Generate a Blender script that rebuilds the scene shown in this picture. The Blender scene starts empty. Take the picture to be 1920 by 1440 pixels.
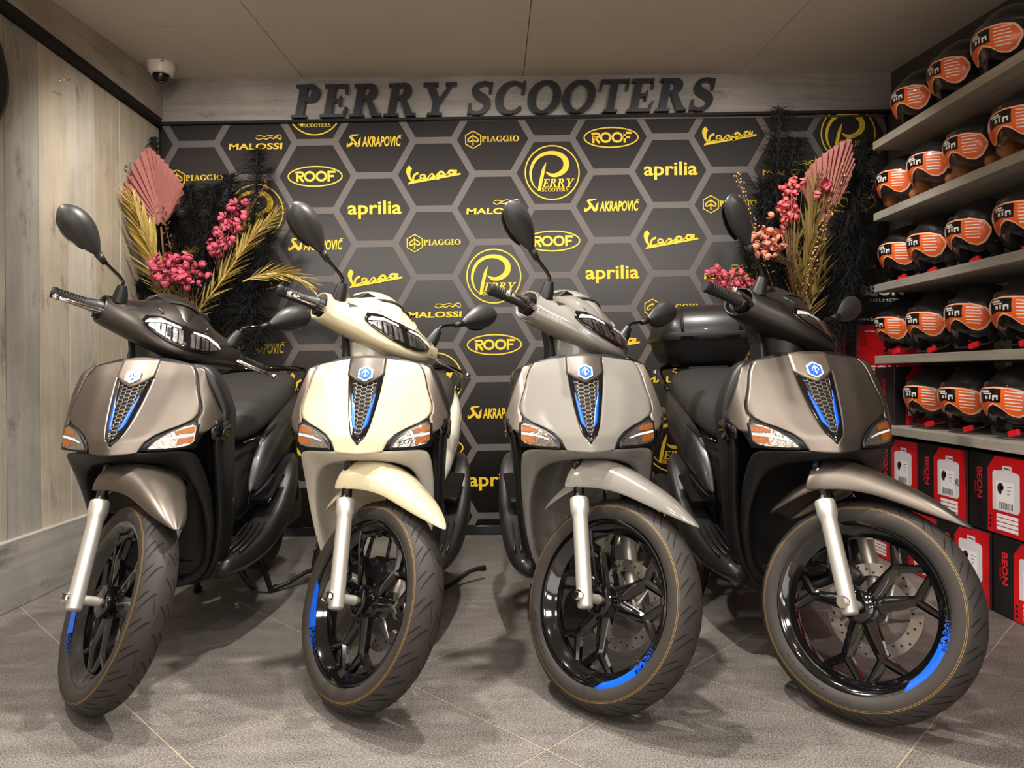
import bpy, bmesh, math, random
from mathutils import Vector, Matrix, Euler
from mathutils.bvhtree import BVHTree
random.seed(7)
PI = math.pi
def R(d): return math.radians(d)
SC = bpy.context.scene
COL = SC.collection

# ---------------------------------------------------------------- camera
cam_d = bpy.data.cameras.new('camera')
cam = bpy.data.objects.new('camera', cam_d); COL.objects.link(cam)
CAM_H = .869
cam.location = (0, 0, CAM_H)
cam.rotation_euler = (R(90), R(-.5), 0)
cam.rotation_mode = 'QUATERNION'
cam.rotation_quaternion = (Matrix.Rotation(R(90), 3, 'X') @ Matrix.Rotation(R(-.5), 3, 'Z')).to_quaternion()
cam_d.sensor_width = 36; cam_d.lens = 1350 / 1920 * 36
cam_d.shift_x = (960 - 935) / 1920; cam_d.shift_y = (704 - 720) / 1920
cam_d.clip_start = .02
SC.camera = cam

# ---------------------------------------------------------------- world, lights, exposure
W = bpy.data.worlds.new('world'); SC.world = W; W.use_nodes = True
W.node_tree.nodes['Background'].inputs[0].default_value = (1, .93, .85, 1)
W.node_tree.nodes['Background'].inputs[1].default_value = .03
SC.view_settings.view_transform = 'Standard'; SC.view_settings.look = 'None'
SC.view_settings.gamma = 1; SC.view_settings.use_curve_mapping = False
SC.view_settings.exposure = -.08
def lamp(kind, name, loc, power, color, target=None, size=.1, angle=90, blend=.5, size_y=None):
    d = bpy.data.lights.new(name, kind); d.energy = power; d.color = color
    if kind == 'SPOT': d.spot_size = R(angle); d.spot_blend = blend; d.shadow_soft_size = size
    if kind == 'AREA':
        d.size = size
        if size_y: d.shape = 'RECTANGLE'; d.size_y = size_y
    if kind == 'POINT': d.shadow_soft_size = size
    o = bpy.data.objects.new(name, d); COL.objects.link(o); o.location = loc
    if target is not None:
        o.rotation_euler = (Vector(target) - Vector(loc)).to_track_quat('-Z', 'Y').to_euler()
    return o
WARM = (1, .955, .89)
# recessed ceiling spots over the front of the display, and LED panels over the aisle behind
for x, y, tx, ty, p in [(-1.62, 1.75, -1.3, 1.75, 140), (-.6, 2.15, -.45, 1.75, 165), (.12, 2.1, .3, 1.7, 185), (1.3, .95, 1.1, 1.6, 66), (-.25, .75, -.4, 1.5, 56), (.45, .7, .5, 1.5, 46)]:
    lamp('SPOT', 'ceiling_spot_lamp', (x, y, 2.24), p, WARM, (tx, ty, 0), .03, 115, .7)
# added fill spots brightening the back wall, just ahead of the picture's upper edge
for x in (-1.25, -.1, 1.05): lamp('SPOT', 'back_wall_fill', (x, 2.55, 2.34), 125, WARM, (x, 3.9, 1.0), .06, 112, .9)
for i, (x, y) in enumerate([(-1.2, -.3), (.0, -.3), (1.2, -.3), (-1.2, -1.9), (0, -1.9), (1.2, -1.9)]):
    lamp('AREA', 'ceiling_panel_lamp', (x, y, 2.16 if y > -1 else 2.03), 26, (1, .97, .94), (x, y, 0), .6)
# broad fill added behind the camera to raise the ambient light
lamp('AREA', 'front_fill_light', (.1, -2.9, 1.15), 55, (1, .96, .93), (.1, 3, 1.35), 3.6, size_y=1.7)

# ---------------------------------------------------------------- materials
def lin(c):
    return tuple((v / 12.92 if v <= .04045 else ((v + .055) / 1.055) ** 2.4) for v in c)
def rgb(*c): return lin(tuple(v / 255 for v in c))
def mat(name, col, rough=.5, metal=0., coat=0., spec=.5, emit=0, trans=0, ior=1.45, alpha=1, noise=0, nscale=30, bump=0, bscale=200, rnd=0, sheen=0):
    m = bpy.data.materials.new(name); m.use_nodes = True
    nt = m.node_tree; b = nt.nodes['Principled BSDF']
    b.inputs['Base Color'].default_value = (*col, 1); b.inputs['Roughness'].default_value = rough
    b.inputs['Metallic'].default_value = metal; b.inputs['Coat Weight'].default_value = coat
    b.inputs['Coat Roughness'].default_value = .04
    b.inputs['Specular IOR Level'].default_value = spec; b.inputs['IOR'].default_value = ior
    b.inputs['Transmission Weight'].default_value = trans; b.inputs['Alpha'].default_value = alpha
    if sheen: b.inputs['Sheen Weight'].default_value = sheen
    if emit:
        b.inputs['Emission Color'].default_value = (*col, 1); b.inputs['Emission Strength'].default_value = emit
    tc = nt.nodes.new('ShaderNodeTexCoord')
    if noise or rnd:
        hs = nt.nodes.new('ShaderNodeHueSaturation'); hs.inputs['Color'].default_value = (*col, 1)
        nz = nt.nodes.new('ShaderNodeTexNoise'); nz.inputs['Scale'].default_value = nscale; nz.inputs['Detail'].default_value = 4
        nt.links.new(tc.outputs['Object'], nz.inputs['Vector'])
        mr = nt.nodes.new('ShaderNodeMapRange'); mr.inputs[3].default_value = 1 - noise; mr.inputs[4].default_value = 1 + noise
        nt.links.new(nz.outputs['Fac'], mr.inputs[0])
        out = mr.outputs[0]
        if rnd:
            oi = nt.nodes.new('ShaderNodeObjectInfo'); m2 = nt.nodes.new('ShaderNodeMapRange')
            m2.inputs[3].default_value = 1 - rnd; m2.inputs[4].default_value = 1 + rnd
            nt.links.new(oi.outputs['Random'], m2.inputs[0])
            mu = nt.nodes.new('ShaderNodeMath'); mu.operation = 'MULTIPLY'
            nt.links.new(out, mu.inputs[0]); nt.links.new(m2.outputs[0], mu.inputs[1]); out = mu.outputs[0]
        nt.links.new(out, hs.inputs['Value']); nt.links.new(hs.outputs[0], b.inputs['Base Color'])
    if bump:
        nb = nt.nodes.new('ShaderNodeTexNoise'); nb.inputs['Scale'].default_value = bscale; nb.inputs['Detail'].default_value = 3
        nt.links.new(tc.outputs['Object'], nb.inputs['Vector'])
        bp = nt.nodes.new('ShaderNodeBump'); bp.inputs['Strength'].default_value = bump; bp.inputs['Distance'].default_value = .002
        nt.links.new(nb.outputs['Fac'], bp.inputs['Height']); nt.links.new(bp.outputs[0], b.inputs['Normal'])
    return m
def plank_mat(name, base, dark, grain_axis='Z', spread=.18, rough=.7, knots=True):
    """weathered timber: long grain, per-board tint, a few knots"""
    m = bpy.data.materials.new(name); m.use_nodes = True; nt = m.node_tree; b = nt.nodes['Principled BSDF']
    L = nt.links.new; N = nt.nodes.new
    tc = N('ShaderNodeTexCoord'); oi = N('ShaderNodeObjectInfo')
    off = N('ShaderNodeVectorMath'); off.operation = 'ADD'
    cmb = N('ShaderNodeCombineXYZ'); mul = N('ShaderNodeMath'); mul.operation = 'MULTIPLY'; mul.inputs[1].default_value = 37
    L(oi.outputs['Random'], mul.inputs[0])
    for k in range(3): L(mul.outputs[0], cmb.inputs[k])
    L(tc.outputs['Object'], off.inputs[0]); L(cmb.outputs[0], off.inputs[1])
    mp = N('ShaderNodeMapping'); s = {'X': (.8, 14, 14), 'Y': (14, .8, 14), 'Z': (14, 14, .8)}[grain_axis]
    mp.inputs['Scale'].default_value = s; L(off.outputs[0], mp.inputs['Vector'])
    g = N('ShaderNodeTexNoise'); g.inputs['Scale'].default_value = 2.2; g.inputs['Detail'].default_value = 7; g.inputs['Roughness'].default_value = .62; g.inputs['Distortion'].default_value = .5
    L(mp.outputs[0], g.inputs['Vector'])
    bl = N('ShaderNodeTexNoise'); bl.inputs['Scale'].default_value = 3.1; bl.inputs['Detail'].default_value = 5; L(off.outputs[0], bl.inputs['Vector'])
    r1 = N('ShaderNodeValToRGB'); r1.color_ramp.elements[0].position = .2; r1.color_ramp.elements[1].position = .8
    r1.color_ramp.elements[0].color = (*dark, 1); r1.color_ramp.elements[1].color = (*base, 1); L(g.outputs['Fac'], r1.inputs[0])
    hs = N('ShaderNodeHueSaturation'); L(r1.outputs[0], hs.inputs['Color'])
    mr = N('ShaderNodeMapRange'); mr.inputs[3].default_value = 1 - spread; mr.inputs[4].default_value = 1 + spread; L(oi.outputs['Random'], mr.inputs[0])
    mr2 = N('ShaderNodeMapRange'); mr2.inputs[1].default_value = .3; mr2.inputs[2].default_value = .7; mr2.inputs[3].default_value = .8; mr2.inputs[4].default_value = 1.12; L(bl.outputs['Fac'], mr2.inputs[0])
    mm = N('ShaderNodeMath'); mm.operation = 'MULTIPLY'; L(mr.outputs[0], mm.inputs[0]); L(mr2.outputs[0], mm.inputs[1]); L(mm.outputs[0], hs.inputs['Value'])
    ms = N('ShaderNodeMapRange'); ms.inputs[3].default_value = .55; ms.inputs[4].default_value = 1.25
    sr = N('ShaderNodeMath'); sr.operation = 'FRACT'; m7 = N('ShaderNodeMath'); m7.operation = 'MULTIPLY'; m7.inputs[1].default_value = 7.3
    L(oi.outputs['Random'], m7.inputs[0]); L(m7.outputs[0], sr.inputs[0]); L(sr.outputs[0], ms.inputs[0]); L(ms.outputs[0], hs.inputs['Saturation'])
    out = hs.outputs[0]
    if knots:
        mk = N('ShaderNodeMapping'); mk.inputs['Scale'].default_value = {'X': (1.3, 4, 4), 'Y': (4, 1.3, 4), 'Z': (4, 4, 1.6)}[grain_axis]; L(off.outputs[0], mk.inputs['Vector'])
        vo = N('ShaderNodeTexNoise'); vo.inputs['Scale'].default_value = 2.3; vo.inputs['Detail'].default_value = 8; vo.inputs['Roughness'].default_value = .75; L(mk.outputs[0], vo.inputs['Vector'])
        kr = N('ShaderNodeValToRGB'); kr.color_ramp.elements[0].position = .30; kr.color_ramp.elements[1].position = .43
        kr.color_ramp.elements[0].color = (.30, .27, .25, 1); kr.color_ramp.elements[1].color = (1, 1, 1, 1); L(vo.outputs['Fac'], kr.inputs[0])
        mx = N('ShaderNodeMix'); mx.data_type = 'RGBA'; mx.blend_type = 'MULTIPLY'; mx.inputs[0].default_value = .8
        L(out, mx.inputs[6]); L(kr.outputs[0], mx.inputs[7]); out = mx.outputs[2]
    L(out, b.inputs['Base Color']); b.inputs['Roughness'].default_value = rough
    bp = N('ShaderNodeBump'); bp.inputs['Strength'].default_value = .25; bp.inputs['Distance'].default_value = .003; L(g.outputs['Fac'], bp.inputs['Height']); L(bp.outputs[0], b.inputs['Normal'])
    return m

# ---------------------------------------------------------------- mesh builder
class MB:
    def __init__(s): s.v = []; s.f = []
    def add(s, vs, fs):
        o = len(s.v); s.v += [tuple(p) for p in vs]; s.f += [tuple(i + o for i in f) for f in fs]; return s
    def box(s, c, d, rot=None):
        x, y, z = (k / 2 for k in d); c = Vector(c)
        vs = [Vector((sx * x, sy * y, sz * z)) for sz in (-1, 1) for sy in (-1, 1) for sx in (-1, 1)]
        if rot is not None: vs = [rot @ p for p in vs]
        return s.add([c + p for p in vs], [(0, 2, 3, 1), (4, 5, 7, 6), (0, 1, 5, 4), (1, 3, 7, 5), (3, 2, 6, 7), (2, 0, 4, 6)])
    def grid(s, rows, closed=False, loop=False):
        n = len(rows[0]); o = len(s.v)
        for r in rows: s.v += [tuple(p) for p in r]
        m = len(rows)
        for i in range(m if loop else m - 1):
            for j in range(n if closed else n - 1):
                a = i * n + j; b = i * n + (j + 1) % n; i2 = (i + 1) % m
                s.f.append((o + a, o + b, o + i2 * n + (j + 1) % n, o + i2 * n + j))
        return s
    def cap(s, ring):
        o = len(s.v); s.v += [tuple(p) for p in ring]; s.f.append(tuple(range(o, o + len(ring)))); return s
    def loft(s, rings, caps=True):
        s.grid(rings, closed=True)
        if caps: s.cap(rings[0][::-1]); s.cap(rings[-1])
        return s
    def tube(s, pts, r, n=10, caps=True, flat=1.0):
        pts = [Vector(p) for p in pts]; rs = r if isinstance(r, (list, tuple)) else [r] * len(pts)
        rings = []; up = None
        for i, p in enumerate(pts):
            t = (pts[min(i + 1, len(pts) - 1)] - pts[max(i - 1, 0)]).normalized()
            if up is None:
                up = Vector((0, 0, 1)) if abs(t.z) < .9 else Vector((1, 0, 0))
            a = t.cross(up).normalized(); bb = a.cross(t).normalized(); up = bb
            rings.append([p + (a * math.cos(k * 2 * PI / n) + bb * math.sin(k * 2 * PI / n) * flat) * rs[i] for k in range(n)])
        return s.loft(rings, caps)
    def lathe(s, prof, n=32, axis='Z', caps=False, loop=False):
        rings = []
        for r, h in prof:
            ring = []
            for k in range(n):
                a = 2 * PI * k / n; c, d = r * math.cos(a), r * math.sin(a)
                ring.append({'Z': (c, d, h), 'X': (h, c, d), 'Y': (c, h, d)}[axis])
            rings.append(ring)
        s.grid(rings, closed=True, loop=loop)
        if caps: s.cap(rings[0][::-1]); s.cap(rings[-1])
        return s
    def sphere(s, c, r, n=10, m=6, sc=(1, 1, 1)):
        rings = [[(c[0] + sc[0] * r * math.sin(PI * i / m) * math.cos(2 * PI * k / n), c[1] + sc[1] * r * math.sin(PI * i / m) * math.sin(2 * PI * k / n), c[2] + sc[2] * r * math.cos(PI * i / m)) for k in range(n)] for i in range(m + 1)]
        return s.grid(rings, closed=True)
    def prism(s, poly, z0, z1):
        """2-d polygon (x,y) extruded in z; n-gon caps"""
        n = len(poly); o = len(s.v)
        s.v += [(x, y, z0) for x, y in poly] + [(x, y, z1) for x, y in poly]
        s.f.append(tuple(o + i for i in range(n))[::-1]); s.f.append(tuple(o + n + i for i in range(n)))
        for i in range(n):
            j = (i + 1) % n; s.f.append((o + i, o + j, o + n + j, o + n + i))
        return s
    def map(s, fn): s.v = [tuple(fn(Vector(p))) for p in s.v]; return s
    def merge(s, o): return s.add(o.v, o.f)
    def mesh(s, name, smooth=True):
        me = bpy.data.meshes.new(name); me.from_pydata(s.v, [], s.f); me.validate()
        bm = bmesh.new(); bm.from_mesh(me); bmesh.ops.remove_doubles(bm, verts=bm.verts, dist=1e-5); bmesh.ops.recalc_face_normals(bm, faces=bm.faces); bm.to_mesh(me); bm.free()
        if smooth: me.shade_smooth()
        return me
def obj(name, mb, m, parent=None, smooth=True, sub=0, solid=0, bevel=0, auto=None, soff=-1):
    me = mb.mesh(name, smooth) if isinstance(mb, MB) else mb
    if m is not None and not me.materials: me.materials.append(m)
    o = bpy.data.objects.new(name, me); COL.objects.link(o)
    if parent is not None: o.parent = parent
    if solid:
        d = o.modifiers.new('solid', 'SOLIDIFY'); d.thickness = solid; d.offset = soff
    if bevel:
        d = o.modifiers.new('bevel', 'BEVEL'); d.width = bevel; d.segments = 2; d.limit_method = 'ANGLE'; d.angle_limit = R(40)
    if sub:
        d = o.modifiers.new('sub', 'SUBSURF'); d.levels = sub; d.render_levels = sub
    if auto is not None and smooth: me.set_sharp_from_angle(angle=R(auto))
    return o
def thing(name, label, cat, loc=(0, 0, 0), rot=(0, 0, 0), group=None):
    o = bpy.data.objects.new(name, None); COL.objects.link(o); o.location = loc; o.rotation_euler = rot
    o.empty_display_size = .1
    return tag(o, label, cat, group)
def tag(o, label=None, cat=None, group=None, kind=None):
    if label: o['label'] = label
    if cat: o['category'] = cat
    if group: o['group'] = group
    if kind: o['kind'] = kind
    return o
def copy_tree(o, parent=None):
    c = o.copy(); COL.objects.link(c); c.parent = parent
    for ch in list(o.children): copy_tree(ch, c)
    return c
def interp(x, xs, ys):
    if x <= xs[0]: return ys[0]
    for i in range(len(xs) - 1):
        if x <= xs[i + 1]:
            t = (x - xs[i]) / (xs[i + 1] - xs[i]); return ys[i] + t * (ys[i + 1] - ys[i])
    return ys[-1]
def at(px, py, y):
    """point of the room seen at a pixel of the photograph, at depth y"""
    x, v = px - 935, py - 704; c, s = math.cos(R(.5)), math.sin(R(.5))
    x, v = c * x - s * v, s * x + c * v
    return Vector((x / 1350 * y, y, CAM_H - v / 1350 * y))

# ---------------------------------------------------------------- lettering
def ribbon(mb, pts, ws):
    """flat stroke of varying width in 2-d"""
    n = len(pts); rows = []
    for i, (x, y) in enumerate(pts):
        x0, y0 = pts[max(i - 1, 0)]; x1, y1 = pts[min(i + 1, n - 1)]
        dx, dy = x1 - x0, y1 - y0; l = math.hypot(dx, dy) or 1; w = (ws[i] if isinstance(ws, (list, tuple)) else ws) / 2
        rows.append([(x - dy / l * w, y + dx / l * w, 0), (x + dy / l * w, y - dx / l * w, 0)])
    return mb.grid(rows)
def spline(pts, k=6):
    out = []
    n = len(pts)
    for i in range(n - 1):
        p0 = pts[max(i - 1, 0)]; p1 = pts[i]; p2 = pts[i + 1]; p3 = pts[min(i + 2, n - 1)]
        for j in range(k):
            t = j / k
            out.append(tuple(.5 * (2 * b + (c - a) * t + (2 * a - 5 * b + 4 * c - d) * t * t + (3 * b - a - 3 * c + d) * t ** 3) for a, b, c, d in zip(p0, p1, p2, p3)))
    out.append(tuple(pts[-1])); return out
def arc(cx, cy, rx, ry, a0, a1, n=18):
    return [(cx + rx * math.cos(R(a0 + (a1 - a0) * i / n)), cy + ry * math.sin(R(a0 + (a1 - a0) * i / n))) for i in range(n + 1)]
def poly(mb, pts): return mb.add([(x, y, 0) for x, y in pts], [tuple(range(len(pts)))])
def serif_glyph(ch):
    """slab-serif capital, cap height 1; returns (flat MB, advance)"""
    g = MB(); q = lambda *p: poly(g, p); bar = lambda x0, y0, x1, y1: q((x0, y0), (x1, y0), (x1, y1), (x0, y1))
    def bowl(cy, ry, x=.3, rx=.3):
        ring = arc(x, cy, rx, ry, -90, 90); ws = [.10 + .12 * math.cos(R(-90 + 180 * i / 18)) for i in range(19)]
        ring = [(x + (px - x) * (1 - w / 2 / rx), cy + (py - cy) * (1 - .05 / ry)) for (px, py), w in zip(ring, ws)]
        ribbon(g, ring, ws); bar(.2, cy + ry - .1, x, cy + ry); bar(.2, cy - ry, x, cy - ry + .1)
    if ch in 'PR':
        bar(.1, 0, .3, 1); bar(0, .92, .3, 1); bar(0, 0, .4, .08); bowl(.74 if ch == 'P' else .76, .26 if ch == 'P' else .24, .32, .33)
        if ch == 'R': q((.36, .54), (.54, .5), (.78, .08), (.86, .08), (.86, 0), (.6, 0)); return g, .88
        return g, .72
    if ch == 'E':
        bar(.1, 0, .3, 1); bar(0, .91, .62, 1); bar(0, 0, .66, .09); bar(.3, .46, .48, .55); bar(.44, .36, .5, .64)
        q((.56, .91), (.62, .91), (.64, .72), (.58, .72)); q((.6, .09), (.66, .09), (.7, .3), (.63, .3)); return g, .74
    if ch == 'Y':
        q((.08, .94), (.32, .94), (.54, .44), (.54, .36), (.34, .36), (.34, .44)); q((.7, .94), (.8, .94), (.54, .36), (.44, .42)); bar(.34, 0, .54, .44)
        bar(0, .92, .4, 1); bar(.6, .92, .9, 1); bar(.24, 0, .64, .08); return g, .84
    if ch == 'S':
        sp = spline([(.56, .78), (.5, .92), (.34, .955), (.17, .88), (.13, .74), (.24, .6), (.44, .47), (.54, .32), (.47, .13), (.3, .045), (.13, .09), (.06, .24)], 5)
        n = len(sp); ws = [.09 + .13 * math.exp(-((i / (n - 1) - .5) / .24) ** 2) for i in range(n)]; ribbon(g, sp, ws)
        bar(.52, .66, .6, .98); bar(.02, .02, .1, .34); return g, .7
    if ch in 'CG':
        ring = arc(.45, .5, .36, .455, 42, 322, 26); ws = [.09 + .13 * max(0, math.cos(R(42 + 280 * i / 26 - 180))) ** 1 for i in range(27)]; ribbon(g, ring, ws)
        bar(.68, .62, .76, 1)
        if ch == 'G': bar(.6, .02, .8, .42); bar(.5, .36, .9, .44); return g, .92
        return g, .84
    if ch == 'O':
        ring = arc(.45, .5, .35, .455, 0, 360, 36); ws = [.09 + .13 * abs(math.cos(R(i * 10))) for i in range(37)]; ribbon(g, ring, ws); return g, .92
    if ch == 'T':
        bar(.32, 0, .52, 1); bar(.02, .91, .82, 1); bar(.22, 0, .62, .08); bar(.02, .68, .08, 1); bar(.76, .68, .82, 1); return g, .84
    if ch == 'I':
        bar(.1, 0, .3, 1); bar(0, .92, .4, 1); bar(0, 0, .4, .08); return g, .46
    if ch == 'A':
        q((.02, .0), (.12, .0), (.42, .98), (.36, 1)); q((.32, 1), (.5, 1), (.82, .0), (.6, .0)); bar(.2, .26, .62, .34); bar(-.06, 0, .24, .08); bar(.5, 0, .92, .08); return g, .9
    return g, .4
def serif_text(s, h=1, shear=0, track=0, squeeze=1):
    out = MB(); x = 0
    for ch in s:
        g, w = serif_glyph(ch); out.add([((px + x) * h * squeeze + shear * py * h, py * h, 0) for px, py, _ in g.v], g.f); x += w + track
    return out, x * h * squeeze
def font_text(s, size=1, bold=0, shear=0, xs=1, align='LEFT'):
    c = bpy.data.curves.new('t', 'FONT'); c.body = s; c.size = size; c.offset = bold; c.shear = shear; c.align_x = align; c.resolution_u = 3
    o = bpy.data.objects.new('t', c); COL.objects.link(o)
    me = bpy.data.meshes.new_from_object(o.evaluated_get(bpy.context.evaluated_depsgraph_get()))
    mb = MB(); mb.v = [(v.co.x * xs, v.co.y, 0) for v in me.vertices]; mb.f = [tuple(p.vertices) for p in me.polygons]
    bpy.data.objects.remove(o); bpy.data.curves.remove(c); bpy.data.meshes.remove(me)
    return mb
def islands(mb, step):
    """lift every separate stroke of a flat drawing by its own hair's breadth; returns {vertex: depth}"""
    par = list(range(len(mb.v)))
    def find(a):
        while par[a] != a: par[a] = par[par[a]]; a = par[a]
        return a
    for f in mb.f:
        for i in f[1:]: par[find(i)] = find(f[0])
    ids = {}; return [ids.setdefault(find(i), len(ids)) * step for i in range(len(mb.v))]
def bounds(mb):
    xs = [p[0] for p in mb.v]; ys = [p[1] for p in mb.v]; return min(xs), max(xs), min(ys), max(ys)
def fit(mb, w, h=None, cx=0, cy=0):
    """scale a flat MB to width w (and height h) centred on (cx,cy)"""
    a, b, c, d = bounds(mb); sx = w / (b - a); sy = h / (d - c) if h else sx
    mb.v = [((x - (a + b) / 2) * sx + cx, (y - (c + d) / 2) * sy + cy, z) for x, y, z in mb.v]; return mb
# ================================================================ ROOM
YB = 3.99; XL = -1.868; XR = 2.16
M_FLOOR = mat('grout', rgb(158, 142, 118), .8, noise=.15, nscale=9)
def tile_mat():
    m = bpy.data.materials.new('slate_tile'); m.use_nodes = True; nt = m.node_tree; b = nt.nodes['Principled BSDF']; L = nt.links.new; N = nt.nodes.new
    tc = N('ShaderNodeTexCoord'); oi = N('ShaderNodeObjectInfo')
    n1 = N('ShaderNodeTexNoise'); n1.inputs['Scale'].default_value = 230; n1.inputs['Detail'].default_value = 3; L(tc.outputs['Object'], n1.inputs['Vector'])
    n2 = N('ShaderNodeTexNoise'); n2.inputs['Scale'].default_value = 6; n2.inputs['Detail'].default_value = 6
    mp = N('ShaderNodeMapping'); mp.inputs['Scale'].default_value = (1, 3, 1); ad = N('ShaderNodeVectorMath'); ad.operation = 'ADD'
    L(tc.outputs['Object'], ad.inputs[0]); cb = N('ShaderNodeCombineXYZ'); mu = N('ShaderNodeMath'); mu.operation = 'MULTIPLY'; mu.inputs[1].default_value = 50
    L(oi.outputs['Random'], mu.inputs[0]); L(mu.outputs[0], cb.inputs[0]); L(mu.outputs[0], cb.inputs[1]); L(cb.outputs[0], ad.inputs[1]); L(ad.outputs[0], mp.inputs['Vector']); L(mp.outputs[0], n2.inputs['Vector'])
    r = N('ShaderNodeValToRGB'); r.color_ramp.elements[0].position = .36; r.color_ramp.elements[1].position = .68
    r.color_ramp.elements[0].color = (*rgb(66, 63, 61), 1); r.color_ramp.elements[1].color = (*rgb(140, 132, 124), 1)
    mx = N('ShaderNodeMix'); mx.data_type = 'FLOAT'; mx.inputs[0].default_value = .24; L(n1.outputs['Fac'], mx.inputs[2]); L(n2.outputs['Fac'], mx.inputs[3]); L(mx.outputs[0], r.inputs[0])
    L(r.outputs[0], b.inputs['Base Color'])
    rr = N('ShaderNodeMapRange'); rr.inputs[3].default_value = .38; rr.inputs[4].default_value = .62; L(n1.outputs['Fac'], rr.inputs[0]); L(rr.outputs[0], b.inputs['Roughness'])
    bp = N('ShaderNodeBump'); bp.inputs['Strength'].default_value = .5; bp.inputs['Distance'].default_value = .002; L(n1.outputs['Fac'], bp.inputs['Height']); L(bp.outputs[0], b.inputs['Normal'])
    return m
M_TILE = tile_mat()
FX0, FX1, FY0, FY1 = -1.9, 2.2, -3.0, 4.02
fl = obj('floor', MB().box(((FX0 + FX1) / 2, (FY0 + FY1) / 2, -.0285), (FX1 - FX0, FY1 - FY0, .055)), M_FLOOR, smooth=False); tag(fl, kind='structure')
PU = .8575 / math.sqrt(2); U0 = .917 / math.sqrt(2); V0 = .715 / math.sqrt(2); PV = .8525 / math.sqrt(2); gap = .004
def clip(poly_, f):
    out = []
    for i, p in enumerate(poly_):
        q = poly_[(i + 1) % len(poly_)]; a, b = f(p), f(q)
        if a >= 0: out.append(p)
        if (a >= 0) != (b >= 0):
            t = a / (a - b); out.append((p[0] + t * (q[0] - p[0]), p[1] + t * (q[1] - p[1])))
    return out
for i in range(-8, 9):
    for j in range(-8, 9):
        u0, u1 = U0 + i * PU + gap / 2, U0 + (i + 1) * PU - gap / 2; v0, v1 = V0 + j * PV + gap / 2, V0 + (j + 1) * PV - gap / 2
        pp = [((u - v) / math.sqrt(2), (u + v) / math.sqrt(2)) for u, v in ((u0, v0), (u1, v0), (u1, v1), (u0, v1))]
        for f in (lambda p: p[0] - FX0, lambda p: FX1 - p[0], lambda p: p[1] - .6, lambda p: FY1 - p[1]): pp = clip(pp, f) if pp else pp
        if len(pp) < 3: continue
        area = abs(sum(pp[k][0] * pp[(k + 1) % len(pp)][1] - pp[(k + 1) % len(pp)][0] * pp[k][1] for k in range(len(pp)))) / 2
        if area < .002: continue
        obj('tile', MB().prism(pp, -.004, 0), M_TILE, fl, smooth=False)

M_PLANK = plank_mat('grey_plank', rgb(200, 188, 168), rgb(166, 155, 138), 'Z', .22)
M_BOARD = plank_mat('soffit_board', rgb(186, 174, 160), rgb(150, 140, 128), 'Y', .08)
M_BOARDX = plank_mat('back_soffit_board', rgb(156, 147, 137), rgb(120, 113, 106), 'X', .06)
M_DARK = mat('dark_recess', rgb(24, 21, 19), .8)
wl = obj('wall_left', MB().box((XL - .06, .5, 1.25), (.08, 7.0, 2.5)), M_DARK, smooth=False); tag(wl, kind='structure')
# vertical planks, widths read off the wall (boundaries at their pixel columns at mid height)
edges = [3.985]
for px in (228, 181, 132, 76, 12): edges.append(1.868 * 1350 / (935 - px))
y = edges[-1]
while y > -2.5: y -= random.choice((.17, .2, .23)); edges.append(y)
for k in range(len(edges) - 1):
    y1, y0 = edges[k] - .0028, edges[k + 1] + .0028; dx = random.uniform(-.0012, .0012)
    b = MB().box((0, 0, 0), (.022, y1 - y0, 2.06)); p = obj('plank', b, M_PLANK, wl, smooth=False); p.location = (XL - .011 + dx, (y0 + y1) / 2, 1.03 + .19)
# baseboard along the left wall
bb = obj('baseboard_left', MB().box((0, 0, 0), (.03, 6.9, .262)), M_BOARD, smooth=False, bevel=.003); bb.location = (XL + .015, .54, .131); tag(bb, kind='structure')
# left soffit fascia with its dark light channel
ceilz = lambda yy: 2.506 - .08 * (3.93 - yy)
def fascia_left():
    mb = MB(); x0, x1 = XL - .02, XL + .045; rows = []
    for yy in (-1.0, 3.945):
        rows.append([(x0, yy, 2.285), (x1, yy, 2.285), (x1, yy, 2.56), (x0, yy, 2.56)])
    return mb.loft(rows)
f1 = obj('trim_left_fascia', fascia_left(), M_BOARD, smooth=False); tag(f1, kind='structure')
f2 = obj('trim_left_channel', MB().box((XL + .022, 1.46, 2.268), (.05, 4.9, .03)), M_DARK, smooth=False); tag(f2, kind='structure')

# back wall, soffit boards
wb = obj('wall_back', MB().box((.15, YB + .07, 1.3), (4.3, .08, 2.6)), M_DARK, smooth=False); tag(wb, kind='structure')
f3 = obj('trim_back_fascia', MB().box((0, 0, 0), (4.1, .05, .30)), M_BOARDX, smooth=False, bevel=.003)
f3.location = (.17, 3.965, 2.285 + .15); f3.rotation_euler = (0, R(-.5), 0); tag(f3, kind='structure')
f4 = obj('trim_back_lip', MB().box((0, 0, 0), (4.05, .06, .014)), M_DARK, smooth=False); f4.location = (.17, 3.955, 2.278); f4.rotation_euler = (0, R(-.5), 0); tag(f4, kind='structure')
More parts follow.
